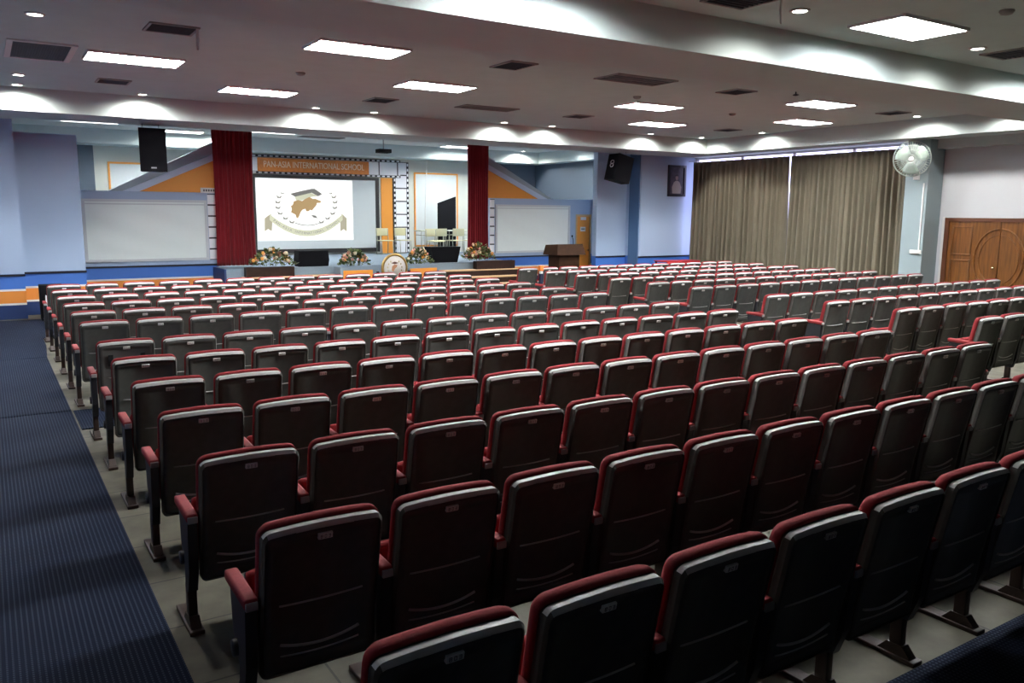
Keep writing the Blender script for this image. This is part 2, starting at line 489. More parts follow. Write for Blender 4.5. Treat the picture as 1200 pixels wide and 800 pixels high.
# ------------------------------------------------------------------ stage
stg = MB()
stg.box(4.62, 12.45, 19.3, YS - .05, 0, STG); stg.box(1.7, 4.62, 20.6, YS - .05, 0, STG); stg.box(12.45, 17.0, 20.6, YS - .05, 0, STG)
so = struct('stage_platform', stg, M['stage_grey']); so['label'] = 'low grey-blue carpeted stage'
struct('trim_4', MB().box(4.58, 4.62, 19.3, 20.4, 0, STG), M['navy_paint'])
def stairs(name, x0, x1, label, mirror):
    t = empty(name, ((x0 + x1) / 2, 19.3, 0))
    for k in range(3):
        z = .62 - .17 * k
        ins = .13 * k
        a = x0 + (0 if mirror else ins); b = x1 - (ins if mirror else 0)
        a -= (x0 + x1) / 2; b -= (x0 + x1) / 2
        y1 = -.005 if k == 0 else -.30 * k
        MB().box(a, b, -.30 * (k + 1), y1, 0 if k == 2 else 0, z - .03).build('riser', M['dark_wood'], t)
        MB().box(a, b, -.30 * (k + 1) - .015, y1, z - .03, z).build('tread', M['tan'], t)
    tag(t, label, 'steps', 'stage steps')
    return t
stairs('stage_steps', 4.95, 7.14, 'tan steps up to the stage in front of the projection screen', False)
stairs('stage_steps', 9.92, 12.40, 'tan steps up to the stage by the dark brown box near the lectern', True)
for i, (x0, lb) in enumerate(((7.18, 'orange box with grey border on the screen side of the round emblem'), (8.95, 'orange box with grey border on the desk side of the round emblem'))):
    t = empty('orange_plinth', (x0 + .45, 19.05, 0))
    MB().box(-.45, .45, -.22, .22, 0, .80).build('body', M['stage_grey'], t)
    MB().box(-.38, .38, -.235, -.22, .1, .72).build('front_panel', M['orange_paint'], t)
    tag(t, lb, 'box', 'orange boxes at the stage front')
# dark planters on the top step
def planter(x0, x1, lb):
    t = empty('wooden_planter', ((x0 + x1) / 2, 19.13, .62)); hw = (x1 - x0) / 2
    mb = MB()
    mb.box(-hw, hw, -.10, -.075, 0, .22); mb.box(-hw, hw, .075, .10, 0, .22)
    mb.box(-hw, -hw + .025, -.075, .075, 0, .22); mb.box(hw - .025, hw, -.075, .075, 0, .22); mb.box(-hw + .025, hw - .025, -.075, .075, 0, .03)
    mb.build('trough', M['dark_wood'], t)
    MB().box(-hw + .026, hw - .026, -.074, .074, .03, .18).build('filling', M['leaf'], t)
    tag(t, lb, 'planter', 'planters on the stage steps')
planter(5.0, 6.12, 'long dark brown planter under the crimson curtain beside the screen')
planter(11.1, 12.32, 'long dark brown planter at the lectern end of the stage')

# flower arrangements
def flowers(x, y, z, hw, h, lb, seed):
    rnd = random.Random(seed)
    t = empty('flower_arrangement', (x, y, z))
    mb = MB()
    for i in range(420):
        u = rnd.uniform(-1, 1); a = rnd.uniform(0, 2 * PI); hh = rnd.random() ** .8
        px = u * hw * (1 - .45 * hh * hh); py = rnd.uniform(-.13, .13); pz = hh * h * (1 - .55 * u * u) + .01
        ln = rnd.uniform(.06, .12); wd = ln * .36
        d = Vector((math.cos(a), math.sin(a), rnd.uniform(.1, 1.1))).normalized(); sd = d.cross(Vector((0, 0, 1))).normalized()
        b = Vector((px, py, max(pz, .012)))
        mb.add([b, b + d * ln * .5 + sd * wd, b + d * ln, b + d * ln * .5 - sd * wd], [(0, 1, 2, 3)], 0)
    for i in range(14):
        u = rnd.uniform(-.9, .9)
        mb.tube([(u * hw * .6, 0, .012), (u * hw, rnd.uniform(-.06, .06), h * .8 * (1 - .5 * u * u))], .005, 5)
    fo = mb.build('foliage', M['leaf'], t); fo['kind'] = 'stuff'
    for i in range(26):
        u = rnd.uniform(-.95, .95); hh = rnd.uniform(.3, 1)
        c = (u * hw * (1 - .3 * hh), rnd.uniform(-.12, .02), hh * h * (1.0 - .45 * u * u) + .03)
        r = rnd.uniform(.03, .055)
        fm = MB()
        for k in range(6):
            an = k * PI / 3
            fm.sphere((c[0] + math.cos(an) * r * .55, c[1], c[2] + math.sin(an) * r * .55), r * .5, .9, 6, 4)
        fm.sphere((c[0], c[1] - r * .3, c[2]), r * .42, 1, 6, 4)
        fm.build('blossom', rnd.choice([M['pink'], M['pink'], M['cream_bl'], M['orange_bl']] if seed != 3 else [M['orange_bl'], M['pink'], M['cream_bl']]), t)
    tag(t, lb, 'flowers', 'flower arrangements along the stage front')
flowers(5.62, 19.13, .846, .56, .42, 'pink and cream flower arrangement in the planter under the crimson curtain', 1)
flowers(7.63, 19.05, .805, .42, .40, 'pink flower arrangement on the orange box nearer the screen', 2)
flowers(9.36, 19.05, .805, .38, .40, 'orange and pink flower arrangement on the orange box nearer the desks', 3)
flowers(11.20, 19.13, .846, .50, .46, 'large peach flower arrangement in the planter at the lectern end', 4)

# emblem roundel on its stand
t = empty('emblem_roundel', (8.53, 18.68, 0))
rx = Matrix.Translation((0, 0, .76)) @ Matrix.Rotation(PI / 2, 4, 'X')
MB().lathe([(.30, -.03), (.345, -.03), (.36, 0), (.345, .03), (.30, .03)], 40, 0, rx, True).build('ring', M['gold'], t)
MB().lathe([(.301, -.018), (.301, .018)], 40, 0, rx).build('disc', mat('roundel_white', (.66, .62, .58), .5), t)
em = MB()
em.prism([(-.10, .88), (.0, .915), (.10, .88), (0, .85)], 'y', -.024, -.019, 0)
em.prism([(-.09, .70), (-.07, .80), (-.01, .845), (.07, .83), (.05, .78), (.0, .74), (-.04, .66)], 'y', -.024, -.019, 1)
for sgn in (-1, 1):
    for k in range(6):
        an = math.radians(-70 + 25 * k); c = Vector((sgn * math.cos(an) * .19, 0, .76 + math.sin(an) * .19))
        em.prism([(c.x - .015, c.z), (c.x, c.z + .028), (c.x + .015, c.z), (c.x, c.z - .028)], 'y', -.024, -.019, 2)
for k in range(12):
    a0, a1 = math.radians(205 + k * 130 / 12), math.radians(205 + (k + 1) * 130 / 12)
    em.prism([(.22 * math.cos(a0), .76 + .22 * math.sin(a0)), (.22 * math.cos(a1), .76 + .22 * math.sin(a1)), (.26 * math.cos(a1), .76 + .26 * math.sin(a1)), (.26 * math.cos(a0), .76 + .26 * math.sin(a0))], 'y', -.024, -.019, 3)
em.build('emblem', [mat('emblem_cap', (.10, .04, .03), .5), mat('emblem_map', (.42, .20, .10), .5), mat('emblem_leaf', (.45, .38, .16), .5), mat('emblem_ribbon', (.60, .42, .30), .5)], t)
st = MB()
for sgn in (-1, 1):
    st.prism([(sgn * .40, .68), (sgn * .46, .68), (sgn * .30, .32), (sgn * .30, 0), (sgn * .22, 0), (sgn * .22, .30), (sgn * .34, .52)], 'y', .035, .075)
st.box(-.30, .30, .035, .075, .25, .33)
st.build('stand', M['dark_wood'], t)
tag(t, 'round white emblem sign in a gold ring standing between the two orange boxes', 'sign')

# floor monitors
def monitor(x, y, w_, lb, flip):
    t = empty('stage_monitor', (x, y, STG))
    a, b = (.5, .42) if flip else (.46, .5)
    hw = w_ / 2
    if flip: poly = [(-hw * .78, 0), (hw * .78, 0), (hw, .42), (-hw, .42)]
    else: poly = [(-hw * .93, 0), (hw * .93, 0), (hw, .16), (hw * .93, .38), (-hw * .93, .38), (-hw, .16)]
    cb = MB().prism(poly, 'y', -.16, .20).build('cabinet', M['black'], t)
    MB().prism([(p[0] * .9, .03 + p[1] * .86) for p in poly], 'y', -.172, -.16).build('grille', M['grille'], cb)
    tag(t, lb, 'loudspeaker', 'floor monitors on the stage')
monitor(6.75, 19.62, .78, 'black floor monitor speaker on the stage below the projection screen', False)
monitor(10.40, 19.65, .92, 'black flared floor monitor speaker on the stage in front of the cream desks', True)

# crimson stage curtains
def pleats(x0, x1, z0, z1, nf, depth, seed, axis='x', gather=None, nz=14, sub=7, flare=0.0):
    rnd = random.Random(seed)
    ph = [rnd.uniform(-.5, .5) for _ in range(nf + 1)]; am = [rnd.uniform(.6, 1.15) for _ in range(nf + 1)]
    nx = nf * sub
    vs = []; fs = []
    for j in range(nz + 1):
        tz = j / nz; z = z0 + (z1 - z0) * tz
        g = 1.0 if gather is None else gather(tz)
        for i in range(nx + 1):
            u = i / nx; k = min(int(u * nf), nf)
            fr = u * nf - int(u * nf) if int(u * nf) < nf else 0
            amp = am[k] * (1 - fr) + am[min(k + 1, nf)] * fr
            p = ph[k] * (1 - fr) + ph[min(k + 1, nf)] * fr
            d = math.sin(2 * PI * u * nf + p * 1.6 + .25 * math.sin(tz * 4 + k)) * depth * amp * (1 - .45 * tz)
            d += .25 * depth * math.sin(4 * PI * u * nf + 1.3 * k)
            xx = (x0 + x1) / 2 + (u - .5) * (x1 - x0) * g
            vs.append((xx, d, z) if axis == 'x' else (d, xx, z))
    W = nx + 1
    for j in range(nz):
        for i in range(nx): fs.append((j * W + i, j * W + i + 1, (j + 1) * W + i + 1, (j + 1) * W + i))
    return vs, fs
def drape(name, mb, m, parent, thick):
    o = mb.build(name, m, parent)
    md = o.modifiers.new('thickness', 'SOLIDIFY'); md.thickness = thick; md.offset = 0
    return o
for (x0, x1, lb, sd) in ((4.64, 5.58, 'long crimson stage curtain beside the projection screen', 11), (11.50, 12.17, 'long crimson stage curtain beside the white board by the lectern', 12)):
    t = empty('stage_curtain', ((x0 + x1) / 2, 20.22, STG)); hw = (x1 - x0) / 2
    vs, fs = pleats(-hw, hw, .03, 3.24, 9, .055, sd, gather=lambda q: 1.0 - .06 * math.sin(q * PI))
    drape('drape', MB().add(vs, fs, 0, True), M['red_curtain'], t, .012)
    MB().box(-hw - .03, hw + .03, -.05, .05, 3.24, 3.40).build('heading', M['red_curtain'], t)
    tag(t, lb, 'curtain', 'crimson stage curtains')

# white boards on the board walls
for side, (x0, x1, lb) in enumerate(((1.86, 4.50, 'large white cloth-covered board beside the hanging loudspeaker and crimson curtain'), (12.50, 15.18, 'large white cloth-covered board behind the lectern'))):
    t = empty('white_board', ((x0 + x1) / 2, 20.4, .97)); hw = (x1 - x0) / 2; h = 1.40
    mb = MB()
    mb.box(-hw, hw, -.05, -.002, 0, .06); mb.box(-hw, hw, -.05, -.002, h - .06, h)
    mb.box(-hw, -hw + .06, -.05, -.002, .06, h - .06); mb.box(hw - .06, hw, -.05, -.002, .06, h - .06)
    mb.build('frame', M['board_frame'], t)
    vs = []; fs = []; nx, nz = 40, 24; rnd = random.Random(side)
    for j in range(nz + 1):
        for i in range(nx + 1):
            u, v = i / nx, j / nz
            wr_ = .012 * math.sin(7 * (v + .55 * u * (1 if side == 0 else -.4)) + 2 * u) * (1 - v) * u * (1 - u) * 3 + .006 * math.sin(13 * v + 9 * u)
            e = min(u, 1 - u, v, 1 - v); wr_ *= min(1, e * 8)
            vs.append((-hw + .06 + (2 * hw - .12) * u, -.028 + (wr_ if side == 0 else wr_ * .35), .06 + (h - .12) * v))
    for j in range(nz):
        for i in range(nx): fs.append((j * (nx + 1) + i, j * (nx + 1) + i + 1, (j + 1) * (nx + 1) + i + 1, (j + 1) * (nx + 1) + i))
    MB().add(vs, fs, 0, True).build('cloth', M['board'], t)
    MB().box(-hw + .06, hw - .06, -.034, -.030, h - .12, h - .09).build('top_strip', M['board_frame'], t)
    tag(t, lb, 'board', 'white boards beside the stage')

# film-strip decorations
def film(name, loc, w_, h_, nfr, holes, lb, vertical=True):
    t = empty(name, loc)
    MB().box(-w_ / 2, w_ / 2, -.012, -.002, 0, h_).build('backing', M['film_white'], t)
    if vertical:
        for i in range(nfr + 1):
            z = h_ * i / nfr; MB().box(-w_ / 2, w_ / 2, -.018, -.012, max(0, z - .018), min(h_, z + .018)).build('frame_bar', M['black_rail'], t)
    else:
        for x in (-w_ / 2 + .02, w_ / 2 - .75, w_ / 2 - .10):
            MB().box(x - .018, x + .018, -.018, -.012, 0, h_).build('frame_bar', M['black_rail'], t)
    if holes:
        for s_ in (-1, 1):
            e = MB(); hl = e
            bw = .075
            if vertical:
                x0 = s_ * (w_ / 2 - bw / 2)
                e.box(x0 - bw / 2, x0 + bw / 2, -.022, -.012, 0, h_)
                n = int(h_ / .16)
                for i in range(n): hl.box(x0 - .026, x0 + .026, -.027, -.022, h_ * (i + .22) / n, h_ * (i + .72) / n, 1)
            else:
                z0 = bw / 2 if s_ < 0 else h_ - bw / 2
                e.box(-w_ / 2, w_ / 2, -.022, -.012, z0 - bw / 2, z0 + bw / 2)
                n = int(w_ / .17)
                for i in range(n):
                    a = -w_ / 2 + w_ * (i + .22) / n; hl.box(a, a + w_ * .55 / n, -.027, -.022, z0 - .022, z0 + .022, 1)
            e.build('edge_band', [M['black_rail'], M['film_white']], t)
    tag(t, lb, 'decoration', 'film strip decorations')
    return t
film('film_strip', (4.615, 20.4, .97), .19, 1.55, 6, False, 'white film strip panel with dark bars between white board and screen-side curtain')
film('film_strip', (12.40, 20.4, .97), .15, 1.55, 6, False, 'white film strip panel with dark bars between crimson curtain and lectern-side board')
film('film_strip', (11.68, YS - .02, STG), .54, 2.95, 7, True, 'tall film strip with black perforated edges behind the cream school chairs')
film('film_strip', (9.15, YS - .045, 3.24), 5.0, .56, 3, True, 'horizontal film strip with black perforated edges running above the projection screen', False)
MB_ = MB().box(-.20, .20, -.03, -.002, 0, 2.43)
t = empty('orange_pillar', (11.16, YS - .02, STG)); MB_.build('board', M['orange_paint'], t)
MB().box(.20, .235, -.04, -.002, 0, 2.43).build('edge_strip', M['dark_wood'], t)
tag(t, 'narrow upright orange panel between the screen frame and the tall film strip', 'panel')

# pinboards with orange edging on the back wall
for (x0, x1, z0, z1, lb) in ((2.98, 4.75, 2.0, 3.43, 'white panel edged in orange behind the hanging black loudspeaker'), (12.15, 13.80, STG + .2, 3.44, 'tall white panel edged in orange behind the cream desks')):
    t = empty('edged_panel', ((x0 + x1) / 2, YS - .02, z0)); hw = (x1 - x0) / 2; h = z1 - z0
    MB().box(-hw + .05, hw - .05, -.018, -.002, .05, h - .05).build('board', M['pin_white'], t)
    mb = MB()
    mb.box(-hw, hw, -.03, -.002, h - .05, h); mb.box(-hw, hw, -.03, -.002, 0, .05)
    mb.box(-hw, -hw + .05, -.03, -.002, .05, h - .05); mb.box(hw - .05, hw, -.03, -.002, .05, h - .05)
    mb.build('frame', M['orange_paint'], t)
    tag(t, lb, 'panel', 'orange edged panels on the back wall')

# projection screen
SX0, SX1, SZ0, SZ1 = 6.82, 10.86, .86, 3.22
t = empty('projection_screen', ((SX0 + SX1) / 2, YS - .02, SZ0)); sx = (SX0 + SX1) / 2
mb = MB()
for a in ((SX0, SX1, SZ0, SZ0 + .13), (SX0, SX1, SZ1 - .09, SZ1), (SX0, SX0 + .08, SZ0 + .13, SZ1 - .09), (SX1 - .12, SX1, SZ0 + .13, SZ1 - .09)):
    mb.box(a[0] - sx, a[1] - sx, -.10, -.06, a[2] - SZ0, a[3] - SZ0)
mb.build('frame', M['screen_frame'], t)
MB().box(SX0 + .08 - sx, SX1 - .12 - sx, -.075, -.062, .13, SZ1 - .09 - SZ0).build('screen_surface', M['screen'], t)
PX0, PX1, PZ0, PZ1 = 6.92, 9.96, 1.25, 3.11
MB().box(PX0 - sx, PX1 - sx, -.079, -.075, PZ0 - SZ0, PZ1 - SZ0).build('projected_image', M['proj_white'], t)
def cm(cx, cy):
    # emblem drawing coordinates on the projected picture -> local x, z
    v = .5
    for _ in range(4):
        xl = 120 + 35 * v; xr = 1058 + 10 * v; u = (cx - xl) / (xr - xl)
        top = 70 + 25 * u; bot = 650 - 12 * u; v = (cy - top) / (bot - top)
    return (PX0 + (PX1 - PX0) * u - sx, PZ1 - (PZ1 - PZ0) * v - SZ0)
lg = MB()
def flat(pts, mi, y=-.081): lg.prism([cm(*p) for p in pts], 'y', y - .001, y, mi)
flat([(490, 242), (560, 225), (645, 207), (712, 236), (640, 245), (560, 275), (500, 275)], 2)
flat([(445, 215), (560, 188), (650, 170), (680, 170), (755, 218), (715, 237), (650, 205), (490, 242)], 0, -.083)
flat([(452, 325), (470, 318), (480, 285), (520, 272), (560, 282), (590, 262), (630, 243), (660, 262), (690, 262), (748, 285), (735, 298), (704, 298), (695, 322), (655, 368), (635, 362), (622, 375), (600, 375), (592, 352), (562, 362), (545, 385), (528, 430), (510, 442), (497, 405), (455, 385), (462, 355)], 1, -.083)
flat([(645, 408), (690, 415), (712, 440), (670, 432)], 0, -.083)
left = [(372, 208, 20), (340, 240, 30), (328, 287, 32), (330, 337, 32), (352, 390, 32), (402, 435, 32), (462, 470, 32)]
for k, (cx, cy, r) in enumerate(left):
    for mirr in (0, 1):
        X = cx if not mirr else 1212 - cx
        s_ = 1 if not mirr else -1
        flat([(X - s_ * r * .8, cy - r * .45), (X + s_ * r * .1, cy + r * .15), (X + s_ * r, cy - r * .3), (X + s_ * r * .5, cy + r * .55), (X - s_ * r * .5, cy + r * .45)], 4)
for k in range(8):
    x0 = 490 + 31 * k; x1 = x0 + 31
    yy = lambda x: 505 - ((x - 614) / 130.0) ** 2 * 28
    flat([(x0, yy(x0) - 3), (x1, yy(x1) - 3), (x1, yy(x1) + 4), (x0, yy(x0) + 4)], 4)
def arc(x): return 578 - ((x - 608) / 350.0) ** 2 * 150
NS = 28
for k in range(NS):
    x0 = 258 + 700 * k / NS; x1 = 258 + 700 * (k + 1) / NS
    flat([(x0, arc(x0) - 28), (x1, arc(x1) - 28), (x1, arc(x1) + 28), (x0, arc(x0) + 28)], 2, -.082)
flat([(212, 440), (268, 398), (285, 440), (280, 560), (245, 540), (215, 562)], 3)
flat([(1000, 440), (950, 398), (932, 440), (935, 560), (968, 540), (1000, 562)], 3)
lg.build('projected_emblem', [M['proj_grey'], M['proj_tan'], M['proj_pale'], M['proj_sand'], M['proj_leaf']], t)
word = 'PAN-ASIA INTERNATIONAL SCHOOL'
lm = MB()
for k, chx in enumerate(word):
    if chx == ' ': continue
    x = 300 + 616 * k / (len(word) - 1); slope = -(arc(x + 5) - arc(x - 5)) / 10
    o = text_mesh(chx, .105, 'glyph', M['proj_leaf'], .0008)
    px, pz = cm(x, arc(x))
    R = Matrix.Translation((px, -.0845, pz)) @ Matrix.Rotation(-math.atan(slope) if False else math.atan(slope) * -1 * -1, 4, Vector((0, -1, 0))) @ Matrix.Rotation(PI / 2, 4, 'X')
    lm.add([R @ v.co for v in o.data.vertices], [tuple(p.vertices) for p in o.data.polygons])
    bpy.data.objects.remove(o)
lm.build('projected_lettering', M['proj_leaf'], t)
tag(t, 'wide black-framed projection screen showing a pale school crest', 'screen')

# orange name sign on the film strip
t = empty('name_sign', (8.76, YS - .10, 3.31))
MB().box(-1.76, 1.76, -.03, .02, 0, .40, 0, .008).build('board', M['sign_orange'], t)
o = text_mesh('PAN-ASIA INTERNATIONAL SCHOOL', .245, 'lettering', M['letter'], .008)
o.parent = t; o.location = (0, -.038, .205); o.rotation_euler = (PI / 2, 0, 0)
bpy.context.view_layer.update()
o.scale = (3.18 / max(.1, o.dimensions.x), 1.05, 1)
tag(t, 'orange sign board with raised school name above the projection screen', 'sign')
# small white notice above the film strip at the left gable
t = MB().box(-.19, .19, -.012, 0, 0, .12).build('notice_sign', M['white_plastic'], None, (4.56, 20.36, 2.54))
nm_ = MB()
for i in range(5): nm_.box(-.13 + .055 * i, -.095 + .055 * i, -.0005, 0, .035, .085)
nm_.build('print', M['ink'], t, (0, -.0122, 0))
tag(t, 'small white notice card at the foot of the orange gable by the crimson curtain', 'notice')

# black backdrop panel and pole
t = empty('black_backdrop', (13.05, 24.35, STG))
MB().prism([(-.34, .10), (.32, .10), (.32, 1.86), (-.34, 1.64)], 'y', -.03, .03).build('cloth', M['black'], t)
mb = MB()
for x in (-.30, .28): mb.box(x - .02, x + .02, -.25, .25, 0, .04); mb.box(x - .02, x + .02, -.015, .015, .04, .12)
mb.build('foot', M['black'], t)
tag(t, 'tall black cloth panel with slanting top behind the cream desks', 'panel')
t = empty('white_pole', (12.35, 24.6, STG))
MB().tube([(0, 0, 0.02), (.02, 0, 1.4), (.10, 0, 3.0)], .012, 6).build('rod', M['white_plastic'], t)
MB().lathe([(.10, 0), (.10, .02)], 16).build('base', M['grey_metal'], t)
tag(t, 'thin leaning white pole in front of the tall orange-edged panel', 'pole')

# cream school chairs and desks on stage
def school_chair(loc, rz, lb):
    t = empty('school_chair', loc, rz)
    MB().box(-.21, .21, -.20, .20, .43, .455, 0, .01).build('seat', M['cream_plastic'], t)
    MB().box(-.21, .21, .185, .205, .60, .84, 0, .01, Matrix.Translation((0, .0, 0)) @ Matrix.Rotation(-.06, 4, 'X')).build('backrest', M['cream_plastic'], t)
    for s_ in (-1, 1):
        MB().tube([(s_ * .19, .24, 0.012), (s_ * .19, .19, .43), (s_ * .19, .22, .80)], .012, 6).build('leg', M['cream_metal'], t)
        MB().tube([(s_ * .19, -.20, .012), (s_ * .19, -.17, .43)], .012, 6).build('leg', M['cream_metal'], t)
    MB().tube([(-.19, .24, .012), (.19, .24, .012)], .011, 6).build('stretcher', M['cream_metal'], t)
    tag(t, lb, 'chair', 'cream school chairs on the stage')
school_chair((10.70, 24.1, STG), 0, 'cream school chair standing alone in front of the orange panel')
school_chair((11.40, 24.25, STG), 0, 'cream school chair in front of the tall film strip')
school_chair((11.86, 22.9, STG), .2, 'cream school chair pulled out nearest the stage edge, white seat towards the flowers')
school_chair((12.22, 23.45, STG), PI, 'cream school chair tucked at the first desk beside the leaning white pole')
school_chair((12.85, 23.44, STG), PI, 'cream school chair at the second desk in front of the black cloth panel')
school_chair((13.42, 23.44, STG), PI, 'cream school chair at the desk end next to the crimson curtain')
def desk(loc, lb):
    t = empty('school_desk', loc)
    MB().box(-.44, .44, -.25, .25, .73, .765, 0, .008).build('desk_top', M['desk_top'], t)
    MB().box(-.40, .40, -.20, .22, .60, .62).build('shelf', M['cream_metal'], t)
    for sx_ in (-1, 1):
        for sy_ in (-1, 1):
            MB().tube([(sx_ * .40, sy_ * .21, 0), (sx_ * .40, sy_ * .21, .73)], .014, 6).build('leg', M['cream_metal'], t)
    tag(t, lb, 'desk', 'school desks on the stage')
desk((12.20, 23.95, STG), 'pale school desk beside the tall film strip')
desk((13.20, 23.95, STG), 'pale school desk beside the crimson curtain')

# ceiling projector
t = empty('projector', (9.85, 22.2, 3.86))
MB().box(-.19, .19, -.15, .15, -.06, .05, 0, .015).build('body', M['black'], t)
MB().tube([(0, 0, .05), (0, 0, ZC - 3.86 - .01)], .018, 8).build('pole', M['grey_metal'], t)
MB().box(-.06, .06, -.06, .06, ZC - 3.86 - .015, ZC - 3.86 - .001).build('ceiling_plate', M['grey_metal'], t)
MB().lathe([(.035, 0), (.045, .03)], 14, 0, Matrix.Translation((.09, .15, -.005)) @ Matrix.Rotation(-PI / 2, 4, 'X')).build('lens', M['slot'], t)
tag(t, 'black projector hanging from the ceiling above the stage', 'projector')

# hanging loudspeakers
def hung(loc, rot, lb, size, logo):
    w_, d_, h_ = size
    t = empty('hanging_loudspeaker', loc)
    R = Matrix.Rotation(rot[2], 4, 'Z') @ Matrix.Rotation(rot[0], 4, 'X') @ Matrix.Rotation(rot[1], 4, 'Y')
    poly = [(-w_ / 2, -d_ / 2), (w_ / 2, -d_ / 2), (w_ * .36, d_ / 2), (-w_ * .36, d_ / 2)]
    cb = MB().prism(poly, 'z', -h_, 0, 0, R).build('cabinet', M['black'], t)
    MB().box(-w_ / 2 + .02, w_ / 2 - .02, -d_ / 2 - .012, -d_ / 2, -h_ + .02, -.02, 0, 0, R).build('grille', M['grille'], cb)
    lgm = MB()
    if logo:
        for zc_ in (-h_ * .33, -h_ * .45):
            pts = [(R @ Vector((.07 * math.cos(a), -d_ / 2 - .016, zc_ + .052 * math.sin(a)))) for a in [2 * PI * k / 16 for k in range(16)]]
            lgm.tube(pts, .011, 5, 0, True)
        lgm.build('badge', M['white_plastic'], cb)
    else:
        MB().box(-.05, .05, -d_ / 2 - .015, -d_ / 2 - .012, -h_ + .06, -h_ + .085, 0, 0, R).build('badge', M['grey_metal'], cb)
    br = MB()
    for s_ in (-1, 1):
        a = R @ Vector((s_ * w_ * .3, 0, -.01)); br.tube([a, (a.x, a.y, ZB - loc[2])], .008, 6)
    br.build('bracket', M['grey_metal'], t)
    tag(t, lb, 'loudspeaker', 'hanging loudspeakers under the stage beam')
hung((2.97, 18.0, 3.73), (.02, 0, -.05), 'black loudspeaker hanging upright under the stage beam beside the orange gable', (.50, .42, .84), False)
hung((15.16, 17.95, 3.71), (-.22, 0, -1.62), 'tilted black loudspeaker with pale badge hanging above the pale blue wing wall', (.50, .56, .72), True)

# orange door behind lectern
t = empty('door_1', (15.725, 20.44, 0)); t['kind'] = 'structure'; t['label'] = 'narrow orange door behind the lectern'
MB().box(-.25, .25, -.02, .02, 0, 2.04).build('door_leaf', M['orange_paint'], t)
mb = MB(); mb.box(-.295, -.25, -.06, .03, 0, 2.10); mb.box(.25, .295, -.06, .03, 0, 2.10); mb.box(-.25, .25, -.06, .03, 2.04, 2.10); mb.build('door_frame', mat('orange_door_frame', (.62, .40, .20), .5), t)
MB().box(-.10, .10, -.05, -.02, 1.93, 2.02).build('door_closer', M['white_plastic'], t)
MB().box(-.10, .10, -.028, -.02, 1.58, 1.72).build('door_sign', M['white_plastic'], t)
MB().box(-.07, .07, -.030, -.028, 1.64, 1.67).build('sign_print', M['ink'], t)
MB().lathe([(.02, 0), (.03, .03), (.02, .06)], 12, 0, Matrix.Translation((.19, -.02, 1.0)) @ Matrix.Rotation(PI / 2, 4, 'X')).build('door_knob', M['brass'], t)

# lectern
t = empty('lectern', (12.72, 17.3, CZF))
MB().box(-.33, .33, -.24, .24, .02, 1.06, 0, .01).build('body', M['lectern'], t)
MB().box(-.36, .36, -.27, .27, 0, .08, 0, .01).build('plinth', M['lectern'], t)
MB().prism([(-.36, 1.04), (.30, 1.04), (.30, 1.34), (-.36, 1.06)][::1], 'x', -.0, .0) if False else None
mb = MB()
fr = [(-.46, -.34, 1.05), (.46, -.34, 1.05), (.40, -.27, 1.33), (-.40, -.27, 1.33)]
bk = [(-.46, .30, 1.05), (.46, .30, 1.05), (.40, .27, 1.30), (-.40, .27, 1.30)]
mb.add(fr + bk, [(0, 1, 2, 3), (5, 4, 7, 6), (1, 5, 6, 2), (4, 0, 3, 7), (3, 2, 6, 7), (4, 5, 1, 0)])
mb.build('desk_top', M['lectern'], t)
MB().tube([(.22, -.1, 1.31), (.22, -.1, 1.42), (.17, -.12, 1.52)], .008, 6).build('microphone_stem', M['black'], t)
MB().sphere((.165, -.122, 1.53), .022, 1.2, 10, 6).build('microphone_head', M['black'], t)
tag(t, 'dark wooden lectern with microphone standing in front of the orange door', 'lectern')

# portrait on the corner wall
t = empty('framed_portrait', (17.86, 18.6, 2.66))
mb = MB(); W2, HH = .36, .93
mb.box(-W2, W2, -.05, -.002, 0, .07); mb.box(-W2, W2, -.05, -.002, HH - .07, HH); mb.box(-W2, -W2 + .07, -.05, -.002, .07, HH - .07); mb.box(W2 - .07, W2, -.05, -.002, .07, HH - .07)
mb.build('frame', mat('dark_frame', (.012, .010, .018), .35), t)
MB().box(-W2 + .07, W2 - .07, -.02, -.002, .07, HH - .07).build('picture', mat('portrait_background', (.045, .035, .055), .4, noise=.4, nscale=9), t)
pm = MB()
pm.prism([(-.17, .09), (.17, .09), (.19, .28), (.12, .42), (.04, .47), (-.04, .47), (-.12, .42), (-.19, .28)], 'y', -.024, -.02, 0)
pm.prism([(.055 * math.cos(a), .56 + .075 * math.sin(a)) for a in [2 * PI * k / 16 for k in range(16)]], 'y', -.025, -.02, 1)
pm.prism([(.065 * math.cos(a), .605 + .055 * math.sin(a)) for a in [PI * k / 8 for k in range(9)]], 'y', -.027, -.02, 2)
pm.build('painted_figure', [mat('portrait_white', (.34, .30, .28), .5), mat('portrait_skin', (.30, .20, .20), .5), mat('portrait_hair', (.02, .015, .02), .5)], t)
tag(t, 'dark framed portrait of a person in pale clothing beside the beige curtains', 'picture')

# beige window curtains
for (y0, y1, lb, sd) in ((14.81, 18.35, 'beige pleated window curtain reaching to the framed portrait', 21), (11.42, 14.745, 'beige pleated window curtain reaching to the column with the fan', 22)):
    t = empty('window_curtain', (18.32, (y0 + y1) / 2, .06)); hw = (y1 - y0) / 2
    vs, fs = pleats(-hw, hw, 0, 3.62, 19, .105, sd, axis='y', sub=10, nz=18, gather=lambda q: 1.0 + .017 * (1 - q))
    drape('drape', MB().add(vs, fs, 0, True), M['beige_curtain'], t, .006)
    tag(t, lb, 'curtain', 'beige window curtains')
t = MB().tube([(18.32, 11.32, 3.712), (18.32, 18.55, 3.712)], .012, 8).build('curtain_rail', M['white_trim'])
tag(t, 'thin white curtain rail along the top of the beige window curtains', 'curtain rail')

